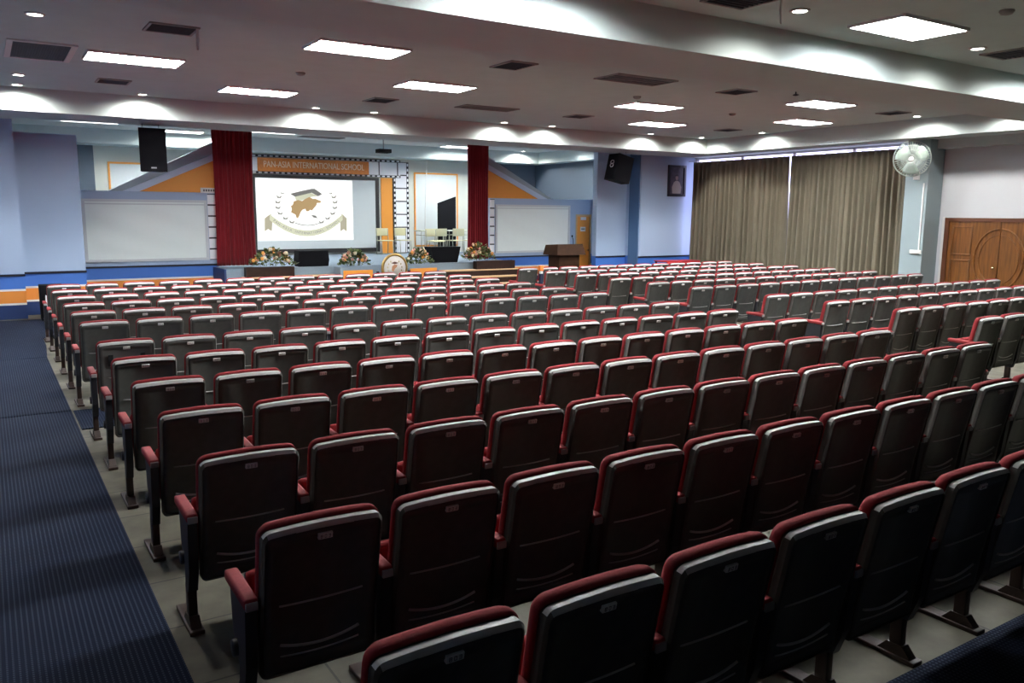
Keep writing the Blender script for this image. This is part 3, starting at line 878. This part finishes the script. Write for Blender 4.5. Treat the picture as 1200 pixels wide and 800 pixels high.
# column, fan, conduit
struct('wall_column', MB().box(18.0, XR, 10.72, 11.26, 0, ZB), M['column'])
t = empty('wall_fan', (17.98, 10.98, 3.05))
MB().box(-.03, .018, -.07, .07, -.12, .06, 0, .008).build('bracket', M['white_plastic'], t)
MB().tube([(-.02, 0, -.02), (-.16, -.02, .06), (-.22, -.03, .26)], .03, 8).build('arm', M['white_plastic'], t)
FC = Vector((-.34, -.06, .33)); FD = Vector((-1, -.42, -.16)).normalized()
FR = Matrix.Translation(FC) @ FD.to_track_quat('Z', 'Y').to_matrix().to_4x4()
MB().lathe([(.075, -.16), (.085, -.05), (.05, .0)], 16, 0, FR).build('motor', M['white_plastic'], t)
g = MB()
for rr, zz in ((.39, 0), (.385, -.03), (.30, .055), (.20, .085), (.10, .10), (.30, -.07), (.2, -.09)):
    g.tube([FR @ Vector((rr * math.cos(2 * PI * k / 36), rr * math.sin(2 * PI * k / 36), zz)) for k in range(36)], .010 if rr > .38 else .005, 5, 0, True)
for k in range(44):
    a = 2 * PI * k / 44; c, s_ = math.cos(a), math.sin(a)
    g.tube([FR @ Vector((r_ * c, r_ * s_, z_)) for r_, z_ in ((.06, .10), (.2, .085), (.30, .055), (.39, 0))], .0045, 4)
    g.tube([FR @ Vector((r_ * c, r_ * s_, z_)) for r_, z_ in ((.08, -.10), (.2, -.09), (.30, -.07), (.39, 0))], .0045, 4)
g.build('guard', M['fan_wire'], t)
for k in range(3):
    a = 2 * PI * k / 3 + .4
    pts = []
    for (r_, w0, w1) in ((.06, -.5, .5), (.16, -.62, .66), (.26, -.60, .72), (.35, -.42, .62)):
        pts.append((r_, w0, w1))
    bmz = MB(); vs = []; 
    for r_, w0, w1 in pts:
        for q in range(5):
            an = a + w0 + (w1 - w0) * q / 4; vs.append(FR @ Vector((r_ * math.cos(an), r_ * math.sin(an), .015 + .045 * (q / 4 - .5))))
    fs = [(i * 5 + j, i * 5 + j + 1, (i + 1) * 5 + j + 1, (i + 1) * 5 + j) for i in range(3) for j in range(4)]
    b = bmz.add(vs, fs, 0, True).build('blade', M['fan_blade'], t)
    md = b.modifiers.new('thickness', 'SOLIDIFY'); md.thickness = .004
MB().lathe([(.055, .05), (.06, .09), (.045, .112), (.0001, .115)], 16, 0, FR).build('hub_badge', M['white_plastic'], t)
tag(t, 'round pale green caged fan mounted high on the grey-blue column', 'fan')
t = MB().box(-.02, -.002, -.014, .014, 0, 1.50).build('cable_conduit', M['white_plastic'], None, (18.0, 10.80, 1.35))
tag(t, 'thin white cable conduit running down the column below the fan', 'conduit')
t = empty('switch_box', (18.0, 10.88, 1.26))
MB().box(-.04, -.002, -.15, .12, 0, .085, 0, .006).build('housing', M['white_plastic'], t)
MB().box(-.045, -.04, -.10, -.05, .025, .06).build('switch', M['white_trim'], t)
tag(t, 'white switch box at the bottom of the conduit on the column', 'switch box')

# teak double door on the right wall
DY = 9.31
t = empty('door_2', (XR, DY, 0)); t['kind'] = 'structure'; t['label'] = 'double teak door with carved ovals under the white wall'
for s_, (a, b) in ((1, (.008, 1.14)), (-1, (-1.14, -.008))):
    lf = MB().box(-.045, -.002, a, b, 0.01, 2.0).build('door_leaf', M['teak'], t)
    mb = MB()
    def ring(y0, y1, z0, z1, w=.035):
        mb.box(-.062, -.045, y0, y1, z0, z0 + w, 0, .006); mb.box(-.062, -.045, y0, y1, z1 - w, z1, 0, .006)
        mb.box(-.062, -.045, y0, y0 + w, z0 + w, z1 - w, 0, .006); mb.box(-.062, -.045, y1 - w, y1, z0 + w, z1 - w, 0, .006)
    lo, hi = (.60, 1.06) if s_ > 0 else (-1.06, -.60)
    ring(lo, hi, 1.25, 1.90); ring(lo, hi, .15, 1.15)
    for rr, tr in ((1.0, .022), (.80, .012)):
        pts = []
        for k in range(25):
            an = -PI / 2 + PI * k / 24
            pts.append((-.048, s_ * (.02 + .50 * rr * math.cos(an)), 1.18 + .66 * rr * math.sin(an)))
        mb.tube(pts, tr, 6)
    mb.build('carving', M['teak'], lf)
mb = MB(); mb.box(-.07, -.002, 1.14, 1.24, 0, 2.08); mb.box(-.07, -.002, -1.24, -1.14, 0, 2.08); mb.box(-.07, -.002, -1.14, 1.14, 2.0, 2.08)
mb.build('door_frame', mat('dark_teak_frame', (.10, .03, .010), .4), t)
MB().lathe([(.018, 0), (.018, .03), (.034, .045), (.036, .065), (.02, .08), (.0001, .082)], 14, 0, Matrix.Translation((-.045, .075, 1.0)) @ Matrix.Rotation(-PI / 2, 4, 'Y')).build('door_knob', M['brass'], t)
struct('trim_5', MB().box(XR - .05, XR, DY + 1.25, DY + 1.31, 0, 2.10), M['white_trim'])

# red table by the curtains, black floor speaker and white card at the far aisle end
t = empty('red_table', (17.25, 17.75, CZF))
MB().box(-.72, .62, -.28, .28, .74, .765, 0, .006).build('table_top', M['red_cloth'], t)
vs, fs = pleats(-.71, .61, .12, .742, 14, .012, 5, nz=6)
drape('table_skirt', MB().add([(x, y - .27, z) for x, y, z in vs], fs, 0, True), M['red_cloth'], t, .004)
for a in (-.66, .56):
    for b in (-.24, .24): MB().box(a - .02, a + .02, b - .02, b + .02, 0, .74).build('leg', M['stand'], t)
tag(t, 'red cloth-covered table in the corner under the framed portrait', 'table')
t = empty('floor_loudspeaker', (1.02, 18.08, CZF))
MB().box(-.20, .20, -.20, .20, .01, .68, 0, .012).build('cabinet', M['black'], t)
MB().box(-.17, .17, -.215, -.20, .05, .64).build('grille', M['grille'], t)
tag(t, 'black boxy loudspeaker on the floor at the stage end of the carpeted aisle', 'loudspeaker')
t = empty('white_wedge', (.98, 16.9, CZF))
MB().prism([(-.14, .30), (.17, .42), (.16, .48), (-.12, .58)], 'y', -.02, .02).build('card', M['white_plastic'], t)
MB().tube([(-.02, 0, .01), (-.03, 0, .42)], .012, 6).build('stand', M['black'], t)
MB().lathe([(.10, 0), (.10, .015)], 14).build('base', M['black'], t)
tag(t, 'small white triangular card on a thin stand beside the black floor loudspeaker', 'card')

# ------------------------------------------------------------------ carpets
CZ = .012
t = MB().box(XL + .02, .64, 9.62, 13.4, .001, CZ).build('aisle_carpet', M['carpet']); tag(t, 'navy pinstripe carpet in the side aisle between the cross aisle and the front carpet', 'carpet', 'navy pinstripe carpets')
t = MB().box(XL + .02, .64, 1.96, 9.60, .001, CZ).build('aisle_carpet', M['carpet']); tag(t, 'navy pinstripe carpet in the side aisle beside the hindmost seat rows', 'carpet', 'navy pinstripe carpets')
t = MB().box(XL + .02, 18.4, -2.9, 1.955, .001, CZ).build('aisle_carpet', M['carpet']); tag(t, 'navy pinstripe carpet behind the last row of seats', 'carpet', 'navy pinstripe carpets')
t = MB().prism([(XL + .02, 13.42), (.64, 13.42), (.70, 14.6), (.70, 15.45), (.80, 15.62), (18.0, 15.62), (18.0, 18.3), (XL + .02, 18.3)], 'z', .001, CZ).build('aisle_carpet', M['carpet']); tag(t, 'navy pinstripe carpet between the front seat row and the stage', 'carpet', 'navy pinstripe carpets')
t = MB().box(.66, 18.0, 8.72, 9.60, .001, CZ).build('aisle_carpet', M['carpet']); tag(t, 'navy pinstripe carpet strip crossing between the two blocks of seat rows', 'carpet', 'navy pinstripe carpets')

# ------------------------------------------------------------------ auditorium chair
def outline(hw, zb, zt, rt, rb, n=6):
    """right half of a rounded outline from bottom centre to top centre: (x,z)"""
    pts = [(0, zb), (hw * .5, zb)]
    for k in range(n + 1):
        a = -PI / 2 + PI / 2 * k / n; pts.append((hw - rb + rb * math.cos(a), zb + rb + rb * math.sin(a)))
    for k in range(1, 10): pts.append((hw, zb + rb + (zt - rt - zb - rb) * k / 10))
    for k in range(n + 1):
        a = PI / 2 * k / n; pts.append((hw - rt + rt * math.cos(a), zt - rt + rt * math.sin(a)))
    pts += [(hw * .5, zt), (0, zt)]
    return pts
def yb(z):
    y = .12 - .20 * (z - .26)
    if z < .50: y -= .018 * ((.50 - z) / .24) ** 2 - .0
    return y
def loop(mb, rings, mi=0, cap0=False, cap1=False, smooth=True, crown=0.0):
    """rings: list of (outline half, yoff). builds skin between closed rings and optional caps"""
    base = len(mb.v); n = len(rings[0][0]); tot = 2 * n - 2
    for half, yo in rings:
        full = half + [(-x, z) for x, z in half[-2:0:-1]]
        for x, z in full:
            zz = z + crown * (1 - (x / .25) ** 2) * max(0, (z - .6) / .35)
            mb.v.append((x, yb(z) + yo, zz))
    for r in range(len(rings) - 1):
        for i in range(tot):
            j = (i + 1) % tot
            mb.f.append((base + r * tot + i, base + r * tot + j, base + (r + 1) * tot + j, base + (r + 1) * tot + i)); mb.mi.append(mi); mb.sm.append(smooth)
    for flag, r in ((cap0, 0), (cap1, len(rings) - 1)):
        if flag:
            o = base + r * tot
            for i in range(n - 1):
                a, b = i, i + 1
                la = a if a in (0, n - 1) else tot - a; lb_ = b if b in (0, n - 1) else tot - b
                q = [o + a, o + b, o + lb_, o + la]; q = list(dict.fromkeys(q))
                if len(q) > 2: mb.f.append(tuple(q)); mb.mi.append(mi); mb.sm.append(smooth)
CR = .012
def make_shell():
    mb = MB()
    A = outline(.243, .26, .908, .036, .03)
    B = outline(.2425, .2605, .905, .034, .03)
    C = outline(.234, .272, .887, .024, .026)
    D = outline(.231, .275, .884, .022, .024)
    loop(mb, [(A, .044), (A, .036), (B, .010), (B, .010), (C, -.004), (C, -.004), (D, -.002), (D, -.002), (D, .008)], 0, True, True, True, CR)
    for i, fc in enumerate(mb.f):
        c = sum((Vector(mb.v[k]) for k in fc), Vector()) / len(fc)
        if len(fc) == 4 and c.z > .893 - .0 and c.y < yb(c.z) + .034 and max(mb.v[k][2] for k in fc) - min(mb.v[k][2] for k in fc) < .08: mb.mi[i] = 1; mb.sm[i] = False  # upper rim faces take the pale slot, painting in the ceiling light
    return mb
def make_panel(mi_extra=None):
    mb = MB()
    E0 = outline(.2305, .2755, .8835, .022, .024)
    E1 = outline(.228, .278, .881, .021, .022)
    F = outline(.196, .315, .850, .014, .014)
    G = outline(.192, .319, .846, .012, .012)
    loop(mb, [(E0, .0085), (E1, .002), (F, .001), (G, .006)], 0, False, True, True, CR)
    def strip(fn, r, n=16, x=.172):
        mb.tube([(-x + 2 * x * k / n, yb(fn(-1 + 2 * k / n)) + .004, fn(-1 + 2 * k / n)) for k in range(n + 1)], r, 6, 1)  # crease ridges use the pale slot: light on their edges is painted
    strip(lambda u: .575 + .006 * u * u, .0042)
    strip(lambda u: .372 + .030 * u * u, .0065, 18, .165)
    strip(lambda u: .338 + .012 * u * u, .0035, 18, .165)
    return mb
def make_cushion():
    mb = MB()
    o0 = outline(.236, .41, .910, .04, .03); o1 = outline(.246, .40, .922, .045, .035); o2 = outline(.247, .40, .924, .045, .035); o3 = outline(.236, .41, .918, .045, .04); o4 = outline(.20, .44, .89, .05, .05)
    loop(mb, [(o0, .0445), (o1, .050), (o2, .080), (o3, .102), (o4, .110)], 0, True, True, True, CR)
    return mb
def make_seat():
    mb = MB()
    R = Matrix.Translation((0, .295, .475)) @ Matrix.Rotation(math.radians(-15.5), 4, 'X')
    mb.box(-.232, .232, -.055, .02, -.165, .165, 0, .028, R)
    mb.box(-.225, .225, .021, .045, -.155, .155, 1, .010, R)
    return mb
def make_arm():
    mb = MB()
    R = Matrix.Translation((-.28, .205, .622)) @ Matrix.Rotation(math.radians(2.0), 4, 'X')
    mb.box(-.028, .028, -.155, .155, -.018, .026, 0, .013, R)
    mb.box(-.024, .024, -.163, -.150, -.020, .014, 1, .004, R)
    return mb
def make_side():
    mb = MB()
    mb.prism([(.06, .604), (.185, .604), (.185, .30), (.20, .215), (.13, .215), (.085, .34)], 'x', -.303, -.257)
    mb.prism([(.185, .600), (.345, .606), (.345, .575), (.325, .40), (.26, .30), (.20, .24), (.185, .30)], 'x', -.289, -.271)
    mb.lathe([(.034, -.026), (.036, -.02), (.036, .022), (.0301, .026)], 14, 0, Matrix.Translation((-.282, .275, .345)) @ Matrix.Rotation(PI / 2, 4, 'Y'))
    return mb
def make_leg():
    mb = MB()
    mb.box(-.302, -.258, .155, .215, .070, .235, 0, .004)
    return mb
def make_foot():
    mb = MB()
    mb.box(-.316, -.244, .075, .43, 0.001, .024, 0, .004)
    mb.prism([(.10, .024), (.27, .024), (.225, .075), (.145, .075)], 'x', -.306, -.254)
    return mb
def plate_mesh():
    mb = MB()
    R = Matrix.Translation((0, yb(.858) - .003, .858)) @ Matrix.Rotation(math.radians(11.3), 4, 'X')
    mb.box(-.029, .029, -.004, .012, -.0125, .0125, 0, .002, R)
    # three stamped digits, worn beyond reading
    for k, d in enumerate((((0, .5, 1), (0, 1)), ((0, 1), (0, 1)), ((0, .5, 1), (1,)))):
        cx = -.016 + .016 * k
        for hz in d[0]: mb.box(cx - .0045, cx + .0045, -.0052, -.0038, -.007 + .0125 * hz, -.007 + .0125 * hz + .0016, 1, 0, R)
        for vx in d[1]: mb.box(cx - .0045 + .0075 * vx, cx - .0045 + .0075 * vx + .0016, -.0052, -.0038, -.007, .0065, 1, 0, R)
    return mb

proto = empty('auditorium_chair', (0, 0, 0))
make_shell().build('back_shell', [M['shell'], M['lit_edge']], proto)
pn_ = make_panel().build('back_panel', [M['panel'], M['lit_edge']], proto)
make_cushion().build('back_cushion', M['red'], proto)
make_seat().build('seat', [M['red'], M['stand']], proto)
make_arm().build('armrest', [M['arm_red'], M['vent_grey']], proto)
make_side().build('side_panel', M['stand'], proto)
lg_ = make_leg().build('leg', M['leg'], proto)
make_foot().build('foot', M['leg'], lg_)
plate_mesh().build('number_plate', [M['plate'], M['ink']], pn_)
partmesh = {c.name.split('.')[0]: c for c in proto.children}

PITCH, ROWSP, GAP = .56, 1.04435, .5171
OX, OY = 1.0294, 14.9395
OXR = OX + 13 * PITCH + 1.72666
ORD = ['first', 'second', 'third', 'fourth', 'fifth', 'sixth', 'seventh', 'eighth', 'ninth', 'tenth', 'eleventh', 'twelfth', 'thirteenth']
def vis(x, y):
    d = Vector((x, y, .6)) - Vector((0, 0, H))
    xx, zz = d.dot(Rv), d.dot(Fv)
    if zz < .3: return False
    top = Vector((x, y, .95)) - Vector((0, 0, H))
    py = 400 - f * top.dot(Uv) / top.dot(Fv)
    px = 600 + f * xx / zz
    m = .36 * f / zz
    return -m < px < 1200 + m and py < 808
first = True
count = 0
for blk, ncol, ox in (('C', 13, OX), ('R', 12, OXR)):
    for r in range(13):
        y = OY - r * ROWSP - (GAP if r >= 6 else 0)
        for c in range(ncol):
            x = ox + c * PITCH
            if not vis(x, y): continue
            ch = proto if first else dup(proto)
            first = False
            ch.location = (x, y, 0)
            count += 1
            where = ('%s row from the stage' % ORD[r]) if r < 6 else (('%s row from the back' % ORD[12 - r]) if r < 12 else 'the hindmost row')
            if blk == 'C':
                lb = 'dark-backed red auditorium chair, %s from the carpeted side aisle, %s' % (ORD[c], where)
            else:
                lb = 'dark-backed red auditorium chair, curtain-side block, %s past the middle gangway, %s' % (ORD[c], where)
            if blk == 'C' and r == 6 and c == 0:
                lb = 'red auditorium chair with two black slots in its lighter back, at the carpeted side aisle'
                for k in ch.children:
                    if k.name.startswith('back_panel'): k.data = k.data.copy(); k.data.materials[0] = M['slot_panel']
                sl = MB()
                for s_ in (-1, 1):
                    sl.prism([(s_ * .135 - .019, .695), (s_ * .135 + .019, .695), (s_ * .135 + .019, .80), (s_ * .135 - .019, .80)], 'y', -.02, .0, 0, Matrix(((1, 0, 0, 0), (0, 1, -.20, .12 + .20 * .26 + .012), (0, 0, 1, 0), (0, 0, 0, 1))))
                sl.build('hand_slots', M['slot'], ch)
            tag(ch, lb, 'chair', 'auditorium chairs in rows')
            if c == ncol - 1:
                for nm in ('armrest', 'side_panel', 'leg'):
                    e = partmesh[nm].copy(); COL.objects.link(e); e.parent = ch; e.location = (PITCH, 0, 0)
                    for gch in partmesh[nm].children:
                        e2 = gch.copy(); COL.objects.link(e2); e2.parent = e
print('chairs', count)

# things left among the seats
def yrow(r): return OY - r * ROWSP - (GAP if r >= 6 else 0)
t = empty('hanging_pouch', (OXR + .28, yrow(0) - .03, 0))
MB().box(-.035, .035, -.075, .005, .50, .80, 0, .015).build('pouch', M['navy_cloth'], t)
MB().box(-.040, .040, -.082, .012, .86, .98, 0, .012).build('flap', M['orange_cloth'], t)
MB().box(-.026, .026, -.078, .005, .80, .86, 0, .01).build('strap', M['white_plastic'], t)
tag(t, 'small navy pouch with orange top hanging between two front seats by the gangway', 'pouch')
t = empty('navy_bag', (OXR - .62, yrow(6) + .38, 0))
MB().box(-.09, .09, -.20, .20, 0.001, .46, 0, .05).build('body', M['navy_cloth'], t)
MB().tube([(0, -.09, .45), (0, -.06, .56), (0, .06, .56), (0, .09, .45)], .012, 6).build('handle', M['navy_cloth'], t)
MB().box(-.06, .06, -.14, .02, .455, .475, 0, .006).build('paper', M['white_plastic'], t)
tag(t, 'dark navy bag standing in the gangway beside the curtain-side seats', 'bag')

# ------------------------------------------------------------------ ceiling fixtures
def troffer(x, y, lb, m, w_=1.25, d_=.62, grp='louvred ceiling lights', z=ZC):
    t = empty('ceiling_light', (x, y, z))
    hw, hd = w_ / 2, d_ / 2
    mb = MB()
    mb.box(-hw, hw, -hd, -hd + .02, -.035, -.001); mb.box(-hw, hw, hd - .02, hd, -.035, -.001)
    mb.box(-hw, -hw + .02, -hd + .02, hd - .02, -.035, -.001); mb.box(hw - .02, hw, -hd + .02, hd - .02, -.035, -.001)
    mb.build('frame', M['white_trim'], t)
    MB().box(-hw + .02, hw - .02, -hd + .02, hd - .02, -.012, -.006).build('tubes', m, t)
    lv = MB()
    for k in range(1, 12):
        xx = -hw + w_ * k / 12; lv.box(xx - .002, xx + .002, -hd + .02, hd - .02, -.034, -.014)
    for k in range(1, 3):
        yy = -hd + d_ * k / 3; lv.box(-hw + .02, hw - .02, yy - .003, yy + .003, -.0345, -.0135)
    lv.build('louvre', M['white_plastic'], t)
    tag(t, lb, 'ceiling light', grp)
    return t
hall = [(1.97, 12.9, 'louvred ceiling light beside the white-framed air grille'),
        (4.28, 10.42, 'louvred ceiling light nearest the long hall beam'),
        (4.28, 15.0, 'louvred ceiling light close to the stage beam above the crimson curtain and board'),
        (6.57, 12.65, 'louvred ceiling light in the ceiling between the slotted and square vents, before the screen'),
        (11.20, 12.5, 'louvred ceiling light in mid ceiling left of the double row by the curtains'),
        (13.50, 14.75, 'louvred ceiling light close to the stage beam above the tilted loudspeaker'),
        (13.62, 10.35, 'louvred ceiling light by the hall beam on the curtain side, under the sprinkler'),
        (15.85, 12.5, 'louvred ceiling light nearest the beige window curtains'),
        (8.98, 5.72, 'large bright ceiling light on the near side of the hall beam'),
        (4.38, 5.72, 'ceiling light on the near side of the hall beam towards the side wall'),
        (13.58, 5.72, 'ceiling light on the near side of the hall beam towards the teak door')]
for x, y, lb in hall: troffer(x, y, lb, M['lamp'], 1.25, .70)
st_l = [(2.35, 22.1, 'stage ceiling light at the far end above the pale blue wing'), (4.55, 23.5, 'stage ceiling light behind the upright hanging loudspeaker'),
        (6.72, 22.1, 'stage ceiling light above the projection screen beside the crimson curtain'), (11.1, 21.9, 'stage ceiling light above the cream desks, nearer the stage beam'),
        (13.05, 23.4, 'stage ceiling light just behind the curtain, deeper over the cream desks'), (15.45, 21.5, 'stage ceiling light above the lectern-side board')]
for x, y, lb in st_l: troffer(x, y, lb, M['stage_lamp'], 1.25, .5, 'stage ceiling lights')

def spot(parent, energy, angle, loc=(0, 0, -.03)):
    li = bpy.data.lights.new('downlight_beam', 'SPOT'); li.energy = energy * 3.6; li.spot_size = math.radians(angle); li.spot_blend = .55; li.shadow_soft_size = .06
    li.color = (1, .97, .92)
    o = bpy.data.objects.new('downlight_beam', li); COL.objects.link(o); o.parent = parent; o.location = loc
    return o
def downlight(x, y, lb, energy=60, angle=165, z=ZC):
    t = empty('downlight', (x, y, z))
    MB().lathe([(.075, -.001), (.105, -.001), (.105, -.012), (.078, -.016), (.075, -.010)], 24, 0, None, True).build('trim_ring', M['white_trim'], t)
    MB().lathe([(.0741, -.002), (.0741, -.008)], 20).build('bulb', M['lamp_down'], t)
    spot(t, energy, angle)
    tag(t, lb, 'downlight', 'recessed round downlights')
SB = 'round downlight along the stage beam, '
for i, x in enumerate((.68, 2.65, 5.92, 7.2, 10.47, 11.84, 15.04, 16.9)):
    downlight(x, 16.68, SB + ORD[i] + ' counting from the pale blue corner wall', 42)
for i, y in enumerate((14.77, 10.46, 8.6)):
    downlight(17.13 if i == 0 else 16.95, y, 'round downlight along the window beam, ' + ORD[i] + ' counting from the stage', 42 if i == 0 else 55)
downlight(.66, 15.46, 'round downlight by the side wall between the small vent and the stage beam', 30)
downlight(.66, 10.69, 'round downlight by the side wall nearest the hall beam', 30)
for i, x in enumerate((.6, 4.0, 7.36, 10.82, 12.6, 15.6)):
    if i >= 2: lb = 'round downlight before the hall beam, ' + ['one beside the ribboned vent', 'second from the ribboned vent', 'third from the ribboned vent', 'last by the window wall'][i - 2]
    else: lb = 'round downlight before the hall beam, ' + ['by the side wall', 'between the side wall and the ribboned vent'][i]
    downlight(x, 5.93, lb, 30)
downlight(15.7, 23.80, 'round downlight over the stage throwing a pool on the rear beam', 60)
downlight(5.6, 23.82, 'round downlight over the stage behind the upright hanging loudspeaker', 25)

def vent(x, y, w_, d_, lb, frame=None, slats=8, ribbon=False, m=None, along='x', name='ceiling_vent'):
    t = empty(name, (x, y, ZC)); hw, hd = w_ / 2, d_ / 2
    fm = M['vent_grey'] if frame is None else frame
    fw = .03 if frame is None else .07
    mb = MB(); mb.box(-hw, hw, -hd, -hd + fw, -.02, -.001); mb.box(-hw, hw, hd - fw, hd, -.02, -.001); mb.box(-hw, -hw + fw, -hd + fw, hd - fw, -.02, -.001); mb.box(hw - fw, hw, -hd + fw, hd - fw, -.02, -.001)
    mb.build('frame', fm, t)
    MB().box(-hw + fw, hw - fw, -hd + fw, hd - fw, -.006, -.002).build('duct_face', M['dark_grille'], t)
    sl = MB()
    for k in range(slats):
        q = (k + .5) / slats
        if along == 'x':
            yy = -hd + fw + (d_ - 2 * fw) * q; sl.box(-hw + fw, hw - fw, yy - .006, yy + .006, -.018, -.008)
        else:
            xx = -hw + fw + (w_ - 2 * fw) * q; sl.box(xx - .006, xx + .006, -hd + fw, hd - fw, -.018, -.008)
    sl.build('slats', m or M['dark_grille'], t)
    if ribbon:
        MB().add([(hw - .05, -hd, -.02), (hw - .02, -hd, -.02), (hw - .02, -hd + .01, -.12), (hw - .05, -hd + .01, -.12), (hw - .03, -hd - .01, -.26), (hw - .055, -hd - .01, -.26)], [(0, 1, 2, 3), (3, 2, 4, 5)]).build('ribbon', M['white_plastic'], t)
    tag(t, lb, 'vent', 'ceiling air vents')
vent(.83, 13.05, .80, 1.40, 'large white-framed air grille in the ceiling by the side wall', M['white_trim'], 22, m=M['dark_grille'], along='y')
vent(2.04, 10.6, .55, .5, 'small dark vent with a white ribbon beside the air grille', ribbon=True)
vent(2.0, 15.33, .5, .5, 'small square vent between the air grille and the stage beam')
vent(6.62, 10.3, .46, .6, 'square dark vent near the hall beam facing the screen')
vent(11.16, 10.23, .5, .5, 'square vent near the hall beam beside the sprinkler')
vent(16.03, 10.41, .5, .5, 'square vent near the window beam above the fan')
vent(6.54, 14.84, .5, .6, 'square vent near the stage beam before the projection screen')
vent(11.14, 14.7, .5, .5, 'square vent near the stage beam before the lectern-side crimson curtain')
vent(15.91, 14.8, .5, .5, 'square vent near the corner of the stage and window beams')
vent(6.5, 5.95, .60, .55, 'dark vent with a white ribbon on the near side of the hall beam', ribbon=True)
vent(11.52, 5.85, .60, .55, 'dark vent with a white ribbon beside the large bright ceiling light', ribbon=True)
vent(8.9, 10.25, 1.25, .60, 'long four-slot air diffuser in the ceiling near the hall beam', None, 4, m=M['vent_grey'])
vent(8.79, 14.65, 1.25, .50, 'long slotted air diffuser near the stage beam', None, 4, m=M['vent_grey'])
vent(8.3, 23.0, 1.25, .45, 'long slotted air diffuser over the stage above the screen', None, 4, m=M['vent_grey'])
for x, y, lb in ((4.29, 12.72, 'small round smoke detector between two louvred lights'), (10.18, 11.69, 'small round smoke detector in mid ceiling'), (13.48, 12.44, 'small round smoke detector between the curtain-side lights'), (9.12, 4.73, 'round ceiling speaker disc behind the large bright ceiling light')):
    t = MB().lathe([(.07, -.001), (.075, -.012), (.055, -.04), (.02, -.05), (.0001, -.051)], 20).build('smoke_detector', M['vent_grey'], None, (x, y, ZC)); tag(t, lb, 'smoke detector', 'ceiling discs')
t = empty('sprinkler', (11.5, 9.25, ZC))
MB().tube([(0, 0, -.001), (0, 0, -.13)], .012, 8).build('pipe', M['dark_grille'], t)
MB().lathe([(.02, -.13), (.05, -.14), (.05, -.148), (.015, -.16)], 14).build('head', M['dark_grille'], t)
MB().lathe([(.06, -.001), (.06, -.012)], 16).build('collar', M['vent_grey'], t)
tag(t, 'small dark sprinkler hanging from the ceiling near the hall beam', 'sprinkler')
